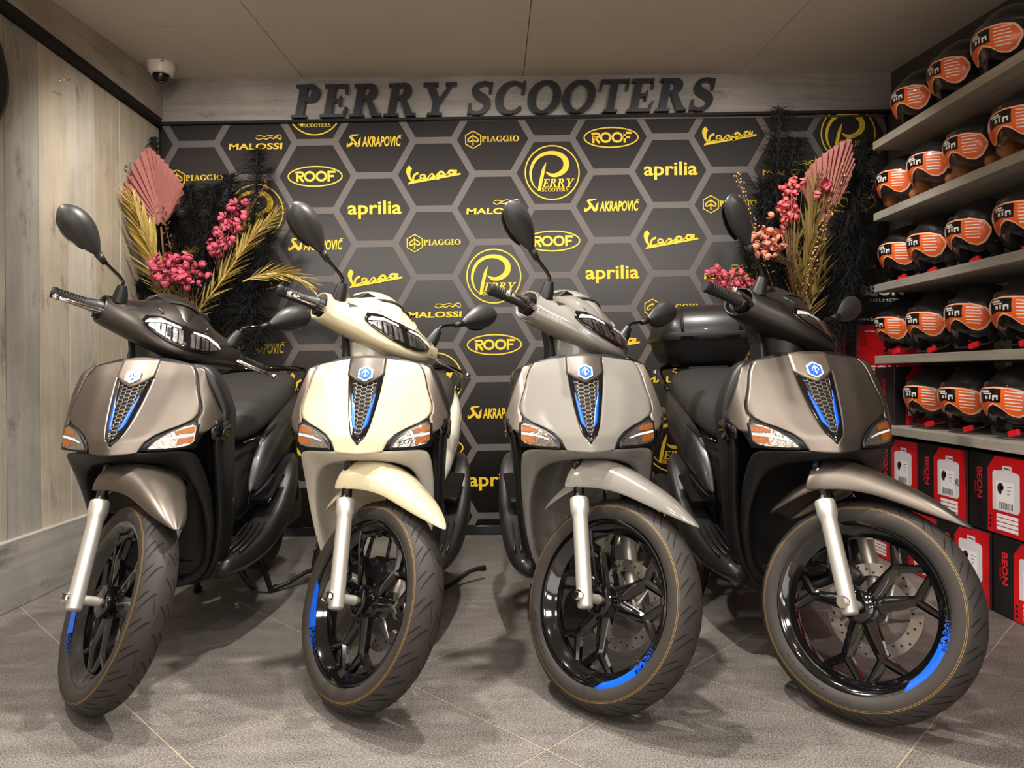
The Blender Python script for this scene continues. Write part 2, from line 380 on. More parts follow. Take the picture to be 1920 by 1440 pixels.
# ceiling of large panels with fine joints
M_CEIL = mat('ceiling_panel', rgb(204, 196, 188), .85, noise=.05, nscale=3, bump=.1, bscale=500)
M_JOINT = mat('ceiling_joint', rgb(120, 112, 104), .9)
def ceil_pt(x, yy, dz=0): return (x, yy, ceilz(yy) + dz)
cmb = MB(); cmb.loft([[(XL - .1, yy, ceilz(yy) + .012), (XR + .2, yy, ceilz(yy) + .012), (XR + .2, yy, ceilz(yy) + .08), (XL - .1, yy, ceilz(yy) + .08)] for yy in (-3.0, 4.1)])
ce = obj('ceiling', cmb, M_JOINT, smooth=False); tag(ce, kind='structure')
def ceil_hit(px, py):
    r = at(px, py, 1.0); dx, dz = r.x, r.z - CAM_H
    t = (2.506 - .08 * 3.93 - CAM_H) / (dz - .08); return dx * t, t
cx_lines = [XL - .1]
for a_, b_ in (((567, 150), (490, 45)), ((985, 150), (990, 5)), ((1375, 140), (1490, 40))):
    p, q = ceil_hit(*a_), ceil_hit(*b_); cx_lines.append((p[0] + q[0]) / 2)
cx_lines.append(XR + .2)
yl = ceil_hit(960, 44)[1]
cy_lines = [4.1, yl, yl - 1.2, yl - 2.4, yl - 3.6, yl - 4.8]
for i in range(len(cx_lines) - 1):
    for j in range(len(cy_lines) - 1):
        x0, x1 = cx_lines[i] + .002, cx_lines[i + 1] - .002; y1, y0 = cy_lines[j] - .002, cy_lines[j + 1] + .002
        obj('panel', MB().loft([[ceil_pt(x0, yy), ceil_pt(x1, yy), ceil_pt(x1, yy, .011), ceil_pt(x0, yy, .011)] for yy in (y0, y1)]), M_CEIL, ce, smooth=False)
# right wall behind the shelving, wall behind the camera
wr = obj('wall_right', MB().box((XR + .04, .5, 1.3), (.08, 7.1, 2.6)), mat('wall_right_paint', rgb(66, 60, 55), .85, noise=.1, nscale=5), smooth=False); tag(wr, kind='structure')
wf = obj('wall_front', MB().box((.15, -3.05, 1.3), (4.3, .08, 2.6)), mat('wall_front_paint', rgb(196, 186, 172), .8, noise=.05), smooth=False); tag(wf, kind='structure')
# ================================================================ SCOOTERS
# body frame: F forward, L to the rider's left, U up, origin at the front tyre's contact with the floor
RAKE = R(27.96); TRAIL = .089; STEER = R(45.5)
AX = Vector((0, math.sin(RAKE), math.cos(RAKE))); AO = Vector((0, -TRAIL, 0))
STM = Matrix.Translation(AO) @ Matrix.Rotation(STEER, 4, AX) @ Matrix.Translation(-AO)
def bf(p): return Vector((p[1], -p[0], p[2]))
def sf(p): return STM @ Vector((p[1], -p[0], p[2]))

M_BLK = mat('satin_black_plastic', rgb(26, 25, 25), .42, spec=.45, noise=.06, nscale=20, bump=.04, bscale=900)
M_BLK2 = mat('black_body_satin', rgb(33, 31, 30), .34, coat=.1, noise=.05)
M_GLOSS = mat('gloss_black', rgb(10, 9, 10), .08, coat=.8)
M_BRONZE = mat('satin_bronze_metal', rgb(128, 116, 105), .45, metal=.75, noise=.04, nscale=60)
M_PLATE = mat('dark_bronze_plate', rgb(68, 60, 54), .42, metal=.5, noise=.03)
M_DKPAINT = mat('matt_dark_paint', rgb(108, 99, 91), .38, metal=.9, noise=.04)
M_DKCOV = mat('satin_graphite_cover', rgb(72, 67, 63), .34, metal=.85, noise=.04)
M_DKCOV2 = mat('satin_black_cover', rgb(48, 44, 41), .36, metal=.6, noise=.04)
M_WHITE = mat('cream_gloss_paint', rgb(192, 179, 147), .16, coat=1, noise=.01)
M_WHITE2 = mat('warm_white_paint', rgb(198, 191, 176), .2, coat=.9, noise=.01)
M_GREY = mat('light_grey_gloss_paint', rgb(122, 118, 111), .16, coat=1, noise=.01)
M_GREY2 = mat('mid_grey_gloss_paint', rgb(122, 117, 111), .2, coat=.9, noise=.01)
M_GREYT = mat('satin_grey_trim', rgb(140, 129, 119), .34, metal=.5, noise=.03)
M_SILVER = mat('fork_silver', rgb(206, 200, 190), .38, metal=.7, noise=.04, nscale=40)
M_CHROME = mat('chrome', rgb(225, 222, 218), .12, metal=1, noise=.02)
M_STEEL = mat('brake_steel', rgb(178, 170, 162), .32, metal=.9, noise=.08, nscale=50)
M_RUBBER = mat('tyre_rubber', rgb(50, 45, 41), .6, spec=.35, noise=.12, nscale=14, bump=.1, bscale=500)
M_GROOVE = mat('tread_groove', rgb(7, 7, 7), .85, noise=.05)
M_GRIP = mat('rubber_grip', rgb(28, 27, 27), .5, noise=.05)
M_SEAT = mat('seat_vinyl', rgb(40, 38, 37), .5, noise=.05, bump=.12, bscale=700)
M_BLUE = mat('blue_decal', rgb(10, 86, 205), .3, coat=.5, noise=.04)
M_YEL = mat('yellow_line', rgb(140, 108, 46), .6, noise=.05)
M_AMBER = mat('amber_reflector', rgb(142, 78, 16), .3, coat=.9, noise=.6, nscale=200, bump=.8, bscale=120)
M_LENS = mat('signal_reflector', rgb(176, 166, 158), .16, metal=.9, noise=.6, nscale=120, bump=1.0, bscale=70)
M_GLASS = mat('clear_lens', rgb(236, 232, 226), .03, trans=1, alpha=.32, noise=.01)
M_DRL = mat('white_light_guide', rgb(238, 238, 238), .3, coat=1, noise=.02)
M_BWHITE = mat('badge_white', rgb(226, 232, 240), .3, coat=.6, noise=.02)
M_REFL = mat('headlight_chrome', rgb(190, 186, 182), .16, metal=.95, noise=.6, nscale=110, bump=1.0, bscale=60)
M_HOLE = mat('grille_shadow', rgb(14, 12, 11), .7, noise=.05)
M_MESHG = mat('grille_metal', rgb(120, 108, 97), .4, metal=.6, noise=.05)
M_MIRROR = mat('mirror_glass', rgb(210, 212, 214), .03, metal=1, noise=.01)
M_MIRB = mat('mirror_back_plastic', rgb(44, 42, 41), .4, noise=.05, bump=.05, bscale=900)
M_LET = mat('dark_lettering', rgb(24, 22, 22), .4, noise=.05)
M_SIDE = mat('sidewall_lettering', rgb(30, 27, 25), .6, noise=.05)
M_DISCH = mat('disc_hole', rgb(20, 18, 17), .7, noise=.05)

def SURF(l, u):
    a = abs(l)
    c = interp(u, [.3, .62, .66, .70, .878, .93, 1.0], [-.30, -.075, -.045, -.062, -.199, -.245, -.31])
    k = interp(u, [.3, .62, .7, .8, .93], [.45, .57, .58, .42, .22])
    return c - (k * (math.sqrt(a * a + .0004) - .02) + 14 * max(0, a - .175) ** 2)
def mono(pts_lo, pts_hi, us, n, off, ridge=None):
    """patch on the nose surface: rows at heights us between two (L,U) edge curves"""
    lo = sorted(pts_lo, key=lambda p: p[1]); hi = sorted(pts_hi, key=lambda p: p[1]); rows = []
    for u in us:
        a = interp(u, [p[1] for p in lo], [p[0] for p in lo]); b = interp(u, [p[1] for p in hi], [p[0] for p in hi])
        row = []
        for i in range(n + 1):
            l = a + (b - a) * i / n; row.append((SURF(l, u) + off + (ridge(l, u) if ridge else 0), l, u))
        rows.append(row)
    return MB().grid(rows)
def lens_patch(pts, n, off, proj, k=10):
    """x-monotone polygon given as (top edge, bottom edge) lists of (L,U)"""
    top, bot = pts; x0, x1 = top[0][0], top[-1][0]; rows = []
    for i in range(k + 1):
        l = x0 + (x1 - x0) * i / k
        t = interp(l, [p[0] for p in top], [p[1] for p in top]); b = interp(l, [p[0] for p in bot], [p[1] for p in bot])
        rows.append([proj(l, b + (t - b) * j / n, off) for j in range(n + 1)])
    return MB().grid(rows)
def sproj(l, u, off): return (SURF(l, u) + off, l, u)
def lin_us(a, b, n): return [a + (b - a) * i / n for i in range(n + 1)]
def mirror(mb):
    m = MB(); m.v = [(f, -l, u) for f, l, u in mb.v]; m.f = [t[::-1] for t in mb.f]; return m

PANEL_OUT = [(.0, .6598), (.03, .660), (.066, .665), (.071, .676), (.079, .692), (.097, .709), (.125, .724), (.155, .736), (.180, .75), (.190, .765), (.190, .785), (.175, .83), (.166, .87), (.157, .893), (.145, .907), (.115, .912), (.055, .922)]
TIE = [(0, .685), (.020, .705), (.028, .728), (.036, .765), (.044, .81), (.050, .856), (.051, .886), (.054, .926)]
TRIM_OUT = [(.19, .700), (.213, .714), (.233, .738), (.236, .75), (.227, .772), (.204, .837), (.180, .897), (.155, .906)]
TRIM_IN = [(.188, .700), (.19, .735), (.184, .748), (.193, .765), (.193, .785), (.178, .83), (.169, .87), (.160, .893), (.149, .906)]
LENS_T = [(.088, .676), (.100, .691), (.124, .711), (.157, .728), (.184, .735), (.188, .728)]
LENS_B = [(.088, .673), (.100, .672), (.124, .672), (.155, .673), (.180, .679), (.188, .688)]

def make_scooter():
    root = bpy.data.objects.new('scooter', None); COL.objects.link(root)
    P = {}
    def part(name, mb, m, parent=root, frame=bf, key=None, **k):
        mb.map(frame); o = obj(name, mb, m, parent, **k); P.setdefault(key or name, []).append(o); return o
    # ---- nose: dark under-shell, coloured panel, side trims
    us = lin_us(.668, .93, 16); rows = []
    for u in us:
        w = interp(u, [.645, .70, .75, .772, .837, .897, .915, .93], [.185, .2, .234, .226, .203, .178, .13, .07])
        rows.append([(SURF(w * t / 8, u) - .004, w * t / 8, u) for t in range(-8, 9)])
    part('nose_shell', MB().grid(rows), M_BLK, solid=.004)
    ridge = lambda l, u: .004 * math.exp(-((abs(l) - interp(u, [.66, .74, .92], [.055, .10, .118])) / .03) ** 2) * interp(u, [.66, .72, .9, .925], [0, 1, .6, 0])
    us = sorted(set(lin_us(.66, .92, 26) + [.665, .676, .692, .709, .724, .736, .75, .765, .907, .912, .922]))
    us = [u for u in us if u <= .922]
    rt = mono(TIE, PANEL_OUT, us, 16, .004, ridge); rt.merge(mirror(rt))
    part('front_panel', rt, M_WHITE, solid=.007, auto=40)
    for s in (1, -1):
        t = mono(TRIM_IN, TRIM_OUT, lin_us(.705, .905, 18), 6, .001)
        # outer edge rolls back to meet the leg shield
        if s < 0: t = mirror(t)
        part('side_trim', t, M_BRONZE, solid=.006)
    # ---- tie: gloss frame, plate, grille, blue strips, badge
    us = lin_us(.687, .872, 22)
    h = lambda w: [(max(0, l - w), u) for l, u in TIE]
    fr = mono([(0, .687), (0, .704), (.010, .716), (.0225, .765), (.033, .835), (.037, .856), (.040, .875)], TIE, us, 4, .006)
    fr.merge(mirror(fr)); part('grille_frame', fr, M_GLOSS, solid=.006)
    pl = MB(); rows = []
    for i in range(13):
        l = -.054 + .108 * i / 12; top = .932 - 2.2 * l * l; bot = interp(abs(l), [0, .017, .03, .048, .054], [.846, .852, .858, .872, .875])
        rows.append([(SURF(l, bot + (top - bot) * j / 8) + .0095, l, bot + (top - bot) * j / 8) for j in range(9)])
    part('badge_plate', pl.grid(rows), M_PLATE, solid=.008)
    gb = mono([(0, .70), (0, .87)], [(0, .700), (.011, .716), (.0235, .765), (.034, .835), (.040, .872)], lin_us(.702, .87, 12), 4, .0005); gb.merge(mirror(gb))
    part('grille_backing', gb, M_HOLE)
    hx = MB(); pw, ph = .0175, .0112                      # honeycomb bars
    inside = lambda l, u: .712 < u < .862 and abs(l) < interp(u, [.70, .716, .765, .835, .872], [0, .011, .0235, .034, .040])
    seen = set()
    for i in range(-4, 5):
        for j in range(16):
            cx, cy = i * pw * .75 * 1.15, .708 + j * ph * 1.0 + (i % 2) * ph * .5
            for k in range(6):
                p = (cx + pw * .5 * 1.12 * math.cos(R(60 * k)), cy + ph * .577 * math.sin(R(60 * k)))
                q = (cx + pw * .5 * 1.12 * math.cos(R(60 * k + 60)), cy + ph * .577 * math.sin(R(60 * k + 60)))
                key = (round((p[0] + q[0]) * 800), round((p[1] + q[1]) * 800))
                if key in seen or not (inside(*p) and inside(*q)): continue
                seen.add(key); hx.tube([(SURF(*p) + .0045, *p), (SURF(*q) + .0045, *q)], .0013, 5, False)
    part('grille', hx, M_MESHG)
    for s in (1, -1):
        b = mono([(.0088, .7215), (.0145, .75), (.0190, .775), (.0270, .80), (.0325, .822)], [(.0095, .721), (.0225, .737), (.0265, .758), (.0320, .795), (.0345, .815), (.0335, .822)], lin_us(.7215, .821, 14), 2, .0075)
        part('blue_strip', b if s > 0 else mirror(b), M_BLUE, solid=.001)
    def hexa(r, off, z=.878):
        mb = MB(); ring = [(r * math.sin(R(60 * k)), z + r * .95 * math.cos(R(60 * k))) for k in range(6)]
        f0 = SURF(0, z) + .010; rk = R(37)
        pts = lambda d: [(f0 + d * math.cos(rk) - (u - z) * math.tan(rk) * .98, l, u + d * math.sin(rk) * 0) for l, u in ring]
        return mb.loft([pts(0), pts(off)])
    bd = part('badge', hexa(.0245, .005), M_BWHITE, smooth=False, bevel=.001)
    part('badge_field', hexa(.0195, .0062), M_BLUE, bd, smooth=False)
    sy = MB()
    ribbon(sy, [(0, -.011), (0, .011)], .0032); ribbon(sy, arc(0, .0005, .0085, .008, 200, -20, 14), .0026); ribbon(sy, [(-.006, .004), (0, .013), (.006, .004)], .0026); ribbon(sy, [(-.006, -.006), (.006, -.006)], .0024)
    f0 = SURF(0, .878) + .0182
    sy.v = [(f0 - y * math.tan(R(37)) * .98, x, .878 + y) for x, y, z in sy.v]; part('badge_emblem', sy, M_BWHITE, bd)
    # ---- turn signals
    for s in (1, -1):
        mk = (lambda mb: mb) if s > 0 else mirror
        g0 = lens_patch(([(l - .006 + .012 * (l > .17), u + .0055) for l, u in LENS_T], [(l - .006 + .012 * (l > .17), u - .0055) for l, u in LENS_B]), 4, .0015, sproj)
        bz = part('turn_signal', mk(g0), M_BLK, solid=.006)
        part('reflector', mk(lens_patch((LENS_T, LENS_B), 4, .0032, sproj)), M_LENS, bz)
        part('amber_insert', mk(lens_patch(([(.143, .7165), (.15, .7205), (.184, .730), (.187, .727)], [(.143, .708), (.15, .709), (.184, .712), (.187, .713)]), 2, .0046, sproj, 6)), M_AMBER, bz)
        part('amber_insert', mk(lens_patch(([(.150, .696), (.184, .701), (.187, .701)], [(.150, .679), (.184, .685), (.187, .688)]), 2, .0046, sproj, 6)), M_AMBER, bz)
        part('light_bar', mk(lens_patch(([(.112, .693), (.14, .702), (.187, .709)], [(.112, .690), (.14, .697), (.187, .703)]), 2, .0056, sproj, 8)), M_DRL, bz)
        part('lens', mk(lens_patch((LENS_T, LENS_B), 6, .0085, sproj)), M_GLASS, bz)
    # ---- lower apron with the wheel arch
    O = [(.0, .200, -.372), (.055, .206, -.365), (.11, .228, -.352), (.15, .27, -.335), (.173, .355, -.31), (.186, .45, -.285), (.189, .54, -.245), (.188, .60, -.205), (.185, .642, -.166), (.174, .661, -.146), (.12, .6625, -.106), (.06, .663, -.072), (0, .663, -.050)]
    A = [(.0, .225, -.382), (.05, .23, -.378), (.10, .255, -.364), (.138, .30, -.345), (.157, .37, -.312), (.166, .45, -.277), (.163, .51, -.245), (.150, .57, -.203), (.138, .592, -.183), (.124, .607, -.166), (.095, .623, -.136), (.055, .632, -.104), (0, .636, -.090)]
    rows = []
    for (l, u, f), (l2, u2, f2) in zip(O, A):
        bu = min(u2, .61); fb = -.405 + .0 * l2
        rows.append([(f - .012, l * 1.012, u), (f, l, u), ((f + f2) / 2 + .003, (l + l2) / 2, (u + u2) / 2), (f2, l2, u2), (f2 - .02, l2 * .97, u2 + (.0 if u2 > .5 else .002)), (f2 * .5 + fb * .5, l2 * .90, bu * .98 + .006), (fb + .02, l2 * .74, bu * .96 + .012), (fb, l2 * .4, bu * .95 + .015), (fb - .002, 0, bu * .95 + .015)])
    ap = MB().grid(rows); ap.merge(mirror(ap)); part('lower_apron', ap, M_WHITE2, sub=2)
    # dark cavity and steering stem above the wheel
    st = MB().tube([(-.20, 0, .60), (-.30, 0, .80)], .03, 12); st.box((-.19, 0, .625), (.07, .24, .045)); part('fork_crown', st, M_BLK, frame=sf, smooth=False, bevel=.008)
    # ---- leg shield: black sides and back
    rings = []
    for u, lf, ff, fb, lb, fc in [(.20, .09, -.375, -.43, .09, -.42), (.235, .125, -.36, -.44, .14, -.42), (.28, .158, -.345, -.45, .185, -.42), (.36, .182, -.325, -.45, .205, -.42), (.46, .194, -.30, -.44, .212, -.42), (.56, .200, -.262, -.43, .218, -.42), (.64, .206, -.222, -.42, .224, -.41), (.70, .212, -.212, -.41, .23, -.38), (.75, .240, -.272, -.40, .238, -.33), (.80, .224, -.275, -.39, .228, -.30), (.86, .2, -.284, -.38, .206, -.29), (.90, .178, -.292, -.37, .185, -.30), (.918, .14, -.29, -.355, .15, -.31)]:
        half = [(ff, lf), ((ff * .6 + fb * .4), (lf * .5 + lb * .5) + .004), (fb + .012, lb), (fb, lb - .02), (fb - .004, lb * .5)]
        ring = [(f, l, u) for f, l in half] + [(fb - .006, 0, u)] + [(f, -l, u) for f, l in half[::-1]] + [(fc, -lf * .75, u), (fc, 0, u), (fc, lf * .75, u)]
        rings.append(ring)
    part('leg_shield', MB().loft(rings), M_BLK, sub=1)
    for s in (1, -1):       # gloss insert beside the signal
        g = MB().grid([[(-.232, .219, .742), (-.262, .231, .742), (-.30, .236, .735)], [(-.215, .211, .715), (-.245, .226, .712), (-.30, .234, .70)], [(-.222, .208, .69), (-.25, .219, .684), (-.29, .229, .68)]])
        part('side_insert', g if s > 0 else mirror(g), M_GLOSS, solid=.012, soff=0)
    # ---- floorboard, side skirts
    part('floorboard', MB().box((-.56, 0, .262), (.36, .36, .05)), M_BLK, smooth=False, bevel=.012)
    for s in (1, -1):
        rings = []
        for f, lo, li, ub, ut in [(-.37, .205, .13, .225, .285), (-.42, .222, .13, .215, .297), (-.52, .240, .13, .21, .305), (-.63, .256, .13, .215, .325), (-.73, .270, .14, .235, .375), (-.82, .280, .15, .27, .45), (-.90, .282, .15, .33, .525), (-.97, .272, .15, .42, .565), (-1.04, .25, .15, .50, .57)]:
            m_ = (ub + ut) / 2
            rings.append([(f, s * l, u) for l, u in ((li, ub), (lo - .035, ub), (lo, ub + .03 * (ut - ub) / .1 + .01), (lo, m_), (lo - .004, ut - .012), (lo - .02, ut), (lo - .05, ut - .008), (li, ut - .015))])
        sk = part('side_skirt', MB().loft(rings), M_BLK2, sub=1, key='skirt')
        rb = MB()
        for k in range(4):
            l = .15 + .022 * k; rb.tube([(-.44, s * l, .300), (-.56, s * (l + .005), .312), (-.68, s * (l + .01), .345)], .004, 5)
        part('foot_rib', rb, M_BLK, sk)
        pg = MB(); pg.loft([[(f, s * l, u) for f, l, u in r] for r in ([(-.70, .155, .405), (-.70, .235, .41), (-.70, .24, .425), (-.70, .155, .43)], [(-.82, .15, .475), (-.82, .26, .49), (-.82, .262, .505), (-.82, .15, .51)])])
        part('footpeg', pg, M_GLOSS, sk, smooth=False, bevel=.006)
    # ---- rear bodywork
    rings = []
    for f, w, ub, ut in [(-.70, .10, .30, .62), (-.76, .145, .30, .65), (-.88, .185, .36, .69), (-1.02, .205, .42, .74), (-1.18, .205, .50, .80), (-1.34, .18, .58, .85), (-1.47, .13, .66, .865), (-1.56, .07, .72, .86)]:
        rings.append([(f, l, u) for l, u in ((-w * .8, ub), (-w, ub + (ut - ub) * .35), (-w, ub + (ut - ub) * .7), (-w * .8, ut), (0, ut + .01), (w * .8, ut), (w, ub + (ut - ub) * .7), (w, ub + (ut - ub) * .35), (w * .8, ub))])
    part('rear_body', MB().loft(rings), M_BLK, sub=2)
    for s in (1, -1):
        rows = []
        # (F, L, U) rows from the lower front tip to the upper rear
        for r in ([(-.70, .150, .44), (-.71, .172, .455), (-.73, .178, .455), (-.75, .175, .452)],
                  [(-.74, .150, .53), (-.76, .190, .53), (-.82, .215, .525), (-.88, .205, .515)],
                  [(-.80, .155, .61), (-.83, .205, .61), (-.92, .235, .60), (-1.03, .225, .585)],
                  [(-.88, .170, .68), (-.92, .215, .685), (-1.02, .245, .68), (-1.16, .232, .66)],
                  [(-.98, .185, .735), (-1.03, .215, .75), (-1.13, .238, .76), (-1.28, .222, .75)],
                  [(-1.12, .18, .785), (-1.18, .195, .80), (-1.28, .205, .815), (-1.42, .17, .81)]):
            rows.append([(f, s * l, u) for f, l, u in r])
        sp = part('side_panel', MB().grid(rows), M_BLK, sub=2, solid=.006, key='side_panel')
        tx = font_text('Liberty', .042, .0012, .45, .8); fit(tx, .085)
        o_ = Vector((-.985, 0, .706)); tx.v = [(o_.x - s * x * .80 * s * (1 if s > 0 else -1) * .0 - (x if s > 0 else -x) * .93, s * .2472 + 0 * y, o_.z + y + (x if s > 0 else -x) * .25) for x, y, z in tx.v]
        part('lettering', tx, M_LET, sp, key='lettering')
    # ---- seat
    rings = []
    for f, w, ub, ut in [(-.665, .09, .645, .695), (-.69, .13, .628, .735), (-.76, .165, .635, .775), (-.86, .185, .665, .805), (-1.0, .2, .71, .83), (-1.13, .208, .755, .87), (-1.27, .195, .80, .895), (-1.37, .15, .83, .895), (-1.42, .09, .845, .885)]:
        rings.append([(f, l, u) for l, u in ((-w * .75, ub), (-w, ub + .012), (-w * 1.0, ub + (ut - ub) * .55), (-w * .85, ut - .008), (-w * .45, ut), (0, ut + .002), (w * .45, ut), (w * .85, ut - .008), (w * 1.0, ub + (ut - ub) * .55), (w, ub + .012), (w * .75, ub))])
    se = part('seat', MB().loft(rings), M_SEAT, sub=2)
    for s in (1, -1):
        pp = MB().tube([(-.70, s * .145, .632), (-.80, s * .182, .648), (-.95, s * .2, .69), (-1.15, s * .212, .758), (-1.3, s * .195, .805)], .006, 6); part('seat_piping', pp, M_GLOSS, se)
    gr = MB().tube([(-1.16, .215, .80), (-1.25, .225, .845), (-1.36, .222, .885), (-1.50, .17, .905), (-1.55, .08, .912), (-1.56, 0, .914), (-1.55, -.08, .912), (-1.50, -.17, .905), (-1.36, -.222, .885), (-1.25, -.225, .845), (-1.16, -.215, .80)], .014, 8)
    part('grab_rail', gr, M_GLOSS, sub=1)
    # ---- engine, rear wheel, stand, exhaust
    en = MB(); en.box((-1.10, .02, .30), (.34, .22, .16)); en.box((-1.22, .13, .29), (.46, .07, .15)); part('engine', en, M_BLK, smooth=False, bevel=.03)
    ty = MB(); prof = [(.20, -.035), (.225, -.052), (.25, -.05), (.268, -.03), (.272, 0), (.268, .03), (.25, .05), (.225, .052), (.20, .035)]
    ty.lathe(prof, 40, 'X'); ty.v = [(-1.345 - y, x, .285 + z) for x, y, z in ty.v]; rw = part('rear_tyre', ty, M_RUBBER, sub=0)
    rr = MB(); rr.lathe([(.03, -.05), (.07, -.045), (.08, -.02), (.18, -.025), (.2, -.034), (.2, .034), (.18, .025), (.08, .02), (.07, .045), (.03, .05)], 36, 'X', caps=True); rr.v = [(-1.345 - y, x, .285 + z) for x, y, z in rr.v]; part('rear_rim', rr, M_GLOSS, auto=35)
    ex = MB().tube([(-1.0, -.15, .22), (-1.1, -.17, .24), (-1.2, -.18, .28), (-1.55, -.19, .36)], [.02, .03, .055, .05], 14); part('exhaust', ex, M_BLK, auto=40)
    rs = MB().tube([(-1.3, .16, .33), (-1.22, .17, .6)], [.028, .028], 12); part('rear_shock', rs, M_BLK, auto=40)
    cs = MB()
    for s in (1, -1): cs.tube([(-.93, s * .09, .24), (-.97, s * .125, .12), (-.99, s * .15, .012), (-1.04, s * .155, .010)], .012, 8)
    cs.tube([(-.97, -.125, .12), (-.97, .125, .12)], .010, 8)
    cs.tube([(-.99, .15, .012), (-1.04, .20, .022), (-1.11, .262, .05), (-1.14, .30, .055), (-1.165, .325, .05)], [.010, .009, .009, .010, .014], 8)
    part('centre_stand', cs, M_BLK, auto=60)
    ss = MB().tube([(-.62, .14, .22), (-.66, .16, .15), (-.72, .17, .10)], .012, 8); part('side_stand', ss, M_BLK)
    bl = MB(); bl.loft([[(f, l, u) for l, u in ((-w, .24), (-w * .8, ub), (w * .8, ub), (w, .24))] for f, w, ub in ((-.40, .10, .19), (-.55, .15, .17), (-.72, .15, .175), (-.86, .10, .2))]); part('belly_pan', bl, M_BLK, sub=1)

    # =============================== steered parts
    # headset cover: sections across L, each a loop in (F,U)
    sec = {
     0:    [(-.36, .925), (-.275, .936), (-.250, .958), (-.262, .984), (-.352, 1.060), (-.378, 1.088), (-.43, 1.120), (-.495, 1.136), (-.54, 1.11), (-.535, 1.03), (-.47, .95)],
     .06:  [(-.37, .929), (-.292, .941), (-.272, .963), (-.285, .990), (-.352, 1.052), (-.38, 1.078), (-.43, 1.108), (-.49, 1.122), (-.54, 1.10), (-.535, 1.03), (-.475, .955)],
     .10:  [(-.385, .936), (-.317, .949), (-.300, .970), (-.310, 1.000), (-.354, 1.042), (-.384, 1.062), (-.43, 1.086), (-.485, 1.097), (-.53, 1.083), (-.533, 1.022), (-.482, .958)],
     .13:  [(-.402, .942), (-.34, .957), (-.326, .978), (-.332, 1.008), (-.360, 1.036), (-.39, 1.052), (-.43, 1.069), (-.48, 1.078), (-.522, 1.070), (-.531, 1.018), (-.488, .961)],
     .18:  [(-.437, .953), (-.385, .966), (-.374, .985), (-.378, 1.010), (-.395, 1.036), (-.414, 1.050), (-.44, 1.060), (-.475, 1.065), (-.515, 1.058), (-.529, 1.013), (-.497, .966)],
     .218: [(-.468, .962), (-.423, .970), (-.408, .987), (-.409, 1.012), (-.418, 1.038), (-.432, 1.051), (-.447, 1.058), (-.472, 1.061), (-.508, 1.055), (-.526, 1.010), (-.503, .970)]}
    ks = sorted(sec)
    def ring(l, c, shrink=1.0):
        cf = sum(p[0] for p in c) / 11; cu = sum(p[1] for p in c) / 11
        return [(cf + (f - cf) * shrink, l, cu + (u - cu) * shrink) for f, u in c]
    rings = [ring(.185, sec[.218], .70), ring(.212, sec[.218], .76), ring(.226, sec[.218], .86)] + [ring(k, sec[k]) for k in ks[::-1]]
    rings += [[(f, -l, u) for f, l, u in r] for r in rings[-2::-1]]
    cov = part('handlebar_cover', MB().loft(rings), M_WHITE, frame=sf, sub=2)
    # helper: project onto the smoothed cover (in unsteered coordinates)
    tmp = MB().loft(rings); to = obj('tmp', tmp, None, sub=2); dg = bpy.context.evaluated_depsgraph_get(); dg.update()
    bvh = BVHTree.FromObject(to, dg)
    def cproj(l, u, off):
        h = bvh.ray_cast(Vector((.3, l, u)), Vector((-1, 0, -.0)))
        f = h[0][0] if h[0] is not None else -.4
        return (f + off, l, u)
    def cv(mb): return mb
    HT = [(-.128, 1.018), (-.122, 1.036), (-.075, 1.050), (-.03, 1.046), (0, 1.048), (.03, 1.046), (.075, 1.050), (.122, 1.036), (.128, 1.018)]
    HB = [(-.128, 1.014), (-.115, 1.003), (-.09, .993), (-.05, .982), (0, .976), (.05, .982), (.09, .993), (.115, 1.003), (.128, 1.014)]
    bz = part('headlight', lens_patch((HT, HB), 8, .002, cproj, 26), M_GLOSS, frame=sf, solid=.006, soff=0)
    ins = lambda pts, d: [(l * .95, u + d) for l, u in pts]
    for s in (1, -1):
        q = lambda pts: [(s * l, u) for l, u in pts] if s > 0 else [(-l, u) for l, u in pts[::-1]]
        part('reflector', lens_patch((q([(.012, 1.030), (.05, 1.032), (.085, 1.028), (.110, 1.018)]), q([(.012, .988), (.05, .991), (.085, 1.000), (.110, 1.010)])), 5, .008, cproj, 8), M_REFL, bz, frame=sf)
        for a_, b_, u0, u1 in ((.026, .029, 1.030, .989), (.043, .049, 1.031, .991), (.062, .065, 1.031, .994), (.076, .081, 1.029, .998), (.094, .096, 1.023, 1.004)):
            part('reflector_rib', lens_patch((q([(a_, u0), (b_, u0)]), q([(a_, u1), (b_, u1)])), 3, .0125, cproj, 2), M_GLOSS, bz, frame=sf)
        part('reflector_bowl', lens_patch((q([(.050, 1.024), (.060, 1.026)]), q([(.050, 1.000), (.060, 1.002)])), 3, .0128, cproj, 3), M_HOLE, bz, frame=sf)
        part('light_guide', lens_patch((q([(.02, 1.040), (.07, 1.043), (.115, 1.030), (.121, 1.020)]), q([(.02, 1.034), (.07, 1.035), (.110, 1.021), (.121, 1.016)])), 2, .0115, cproj, 10), M_DRL, bz, frame=sf)
    part('lens', lens_patch((ins(HT, -.002), ins(HB, .002)), 8, .0155, cproj, 24), M_GLASS, bz, frame=sf)
    for s in (1, -1):
        q = lambda pts: pts if s > 0 else [(-l, u) for l, u in pts[::-1]]
        part('vent', lens_patch((q([(.138, 1.052), (.166, 1.050)]), q([(.138, 1.049), (.166, 1.036)])), 2, .0015, cproj, 6), M_HOLE, frame=sf)
    # brow edge framing the visor hump
    bw = MB()
    for s in (1, -1):
        pts = [cproj(s * l, u, .001) for l, u in ((.072, 1.060), (.082, 1.074), (.088, 1.085))]
        bw.tube(pts, .004, 6)
    bpy.data.objects.remove(to)
    part('brow', bw, M_WHITE, frame=sf, key='brow')
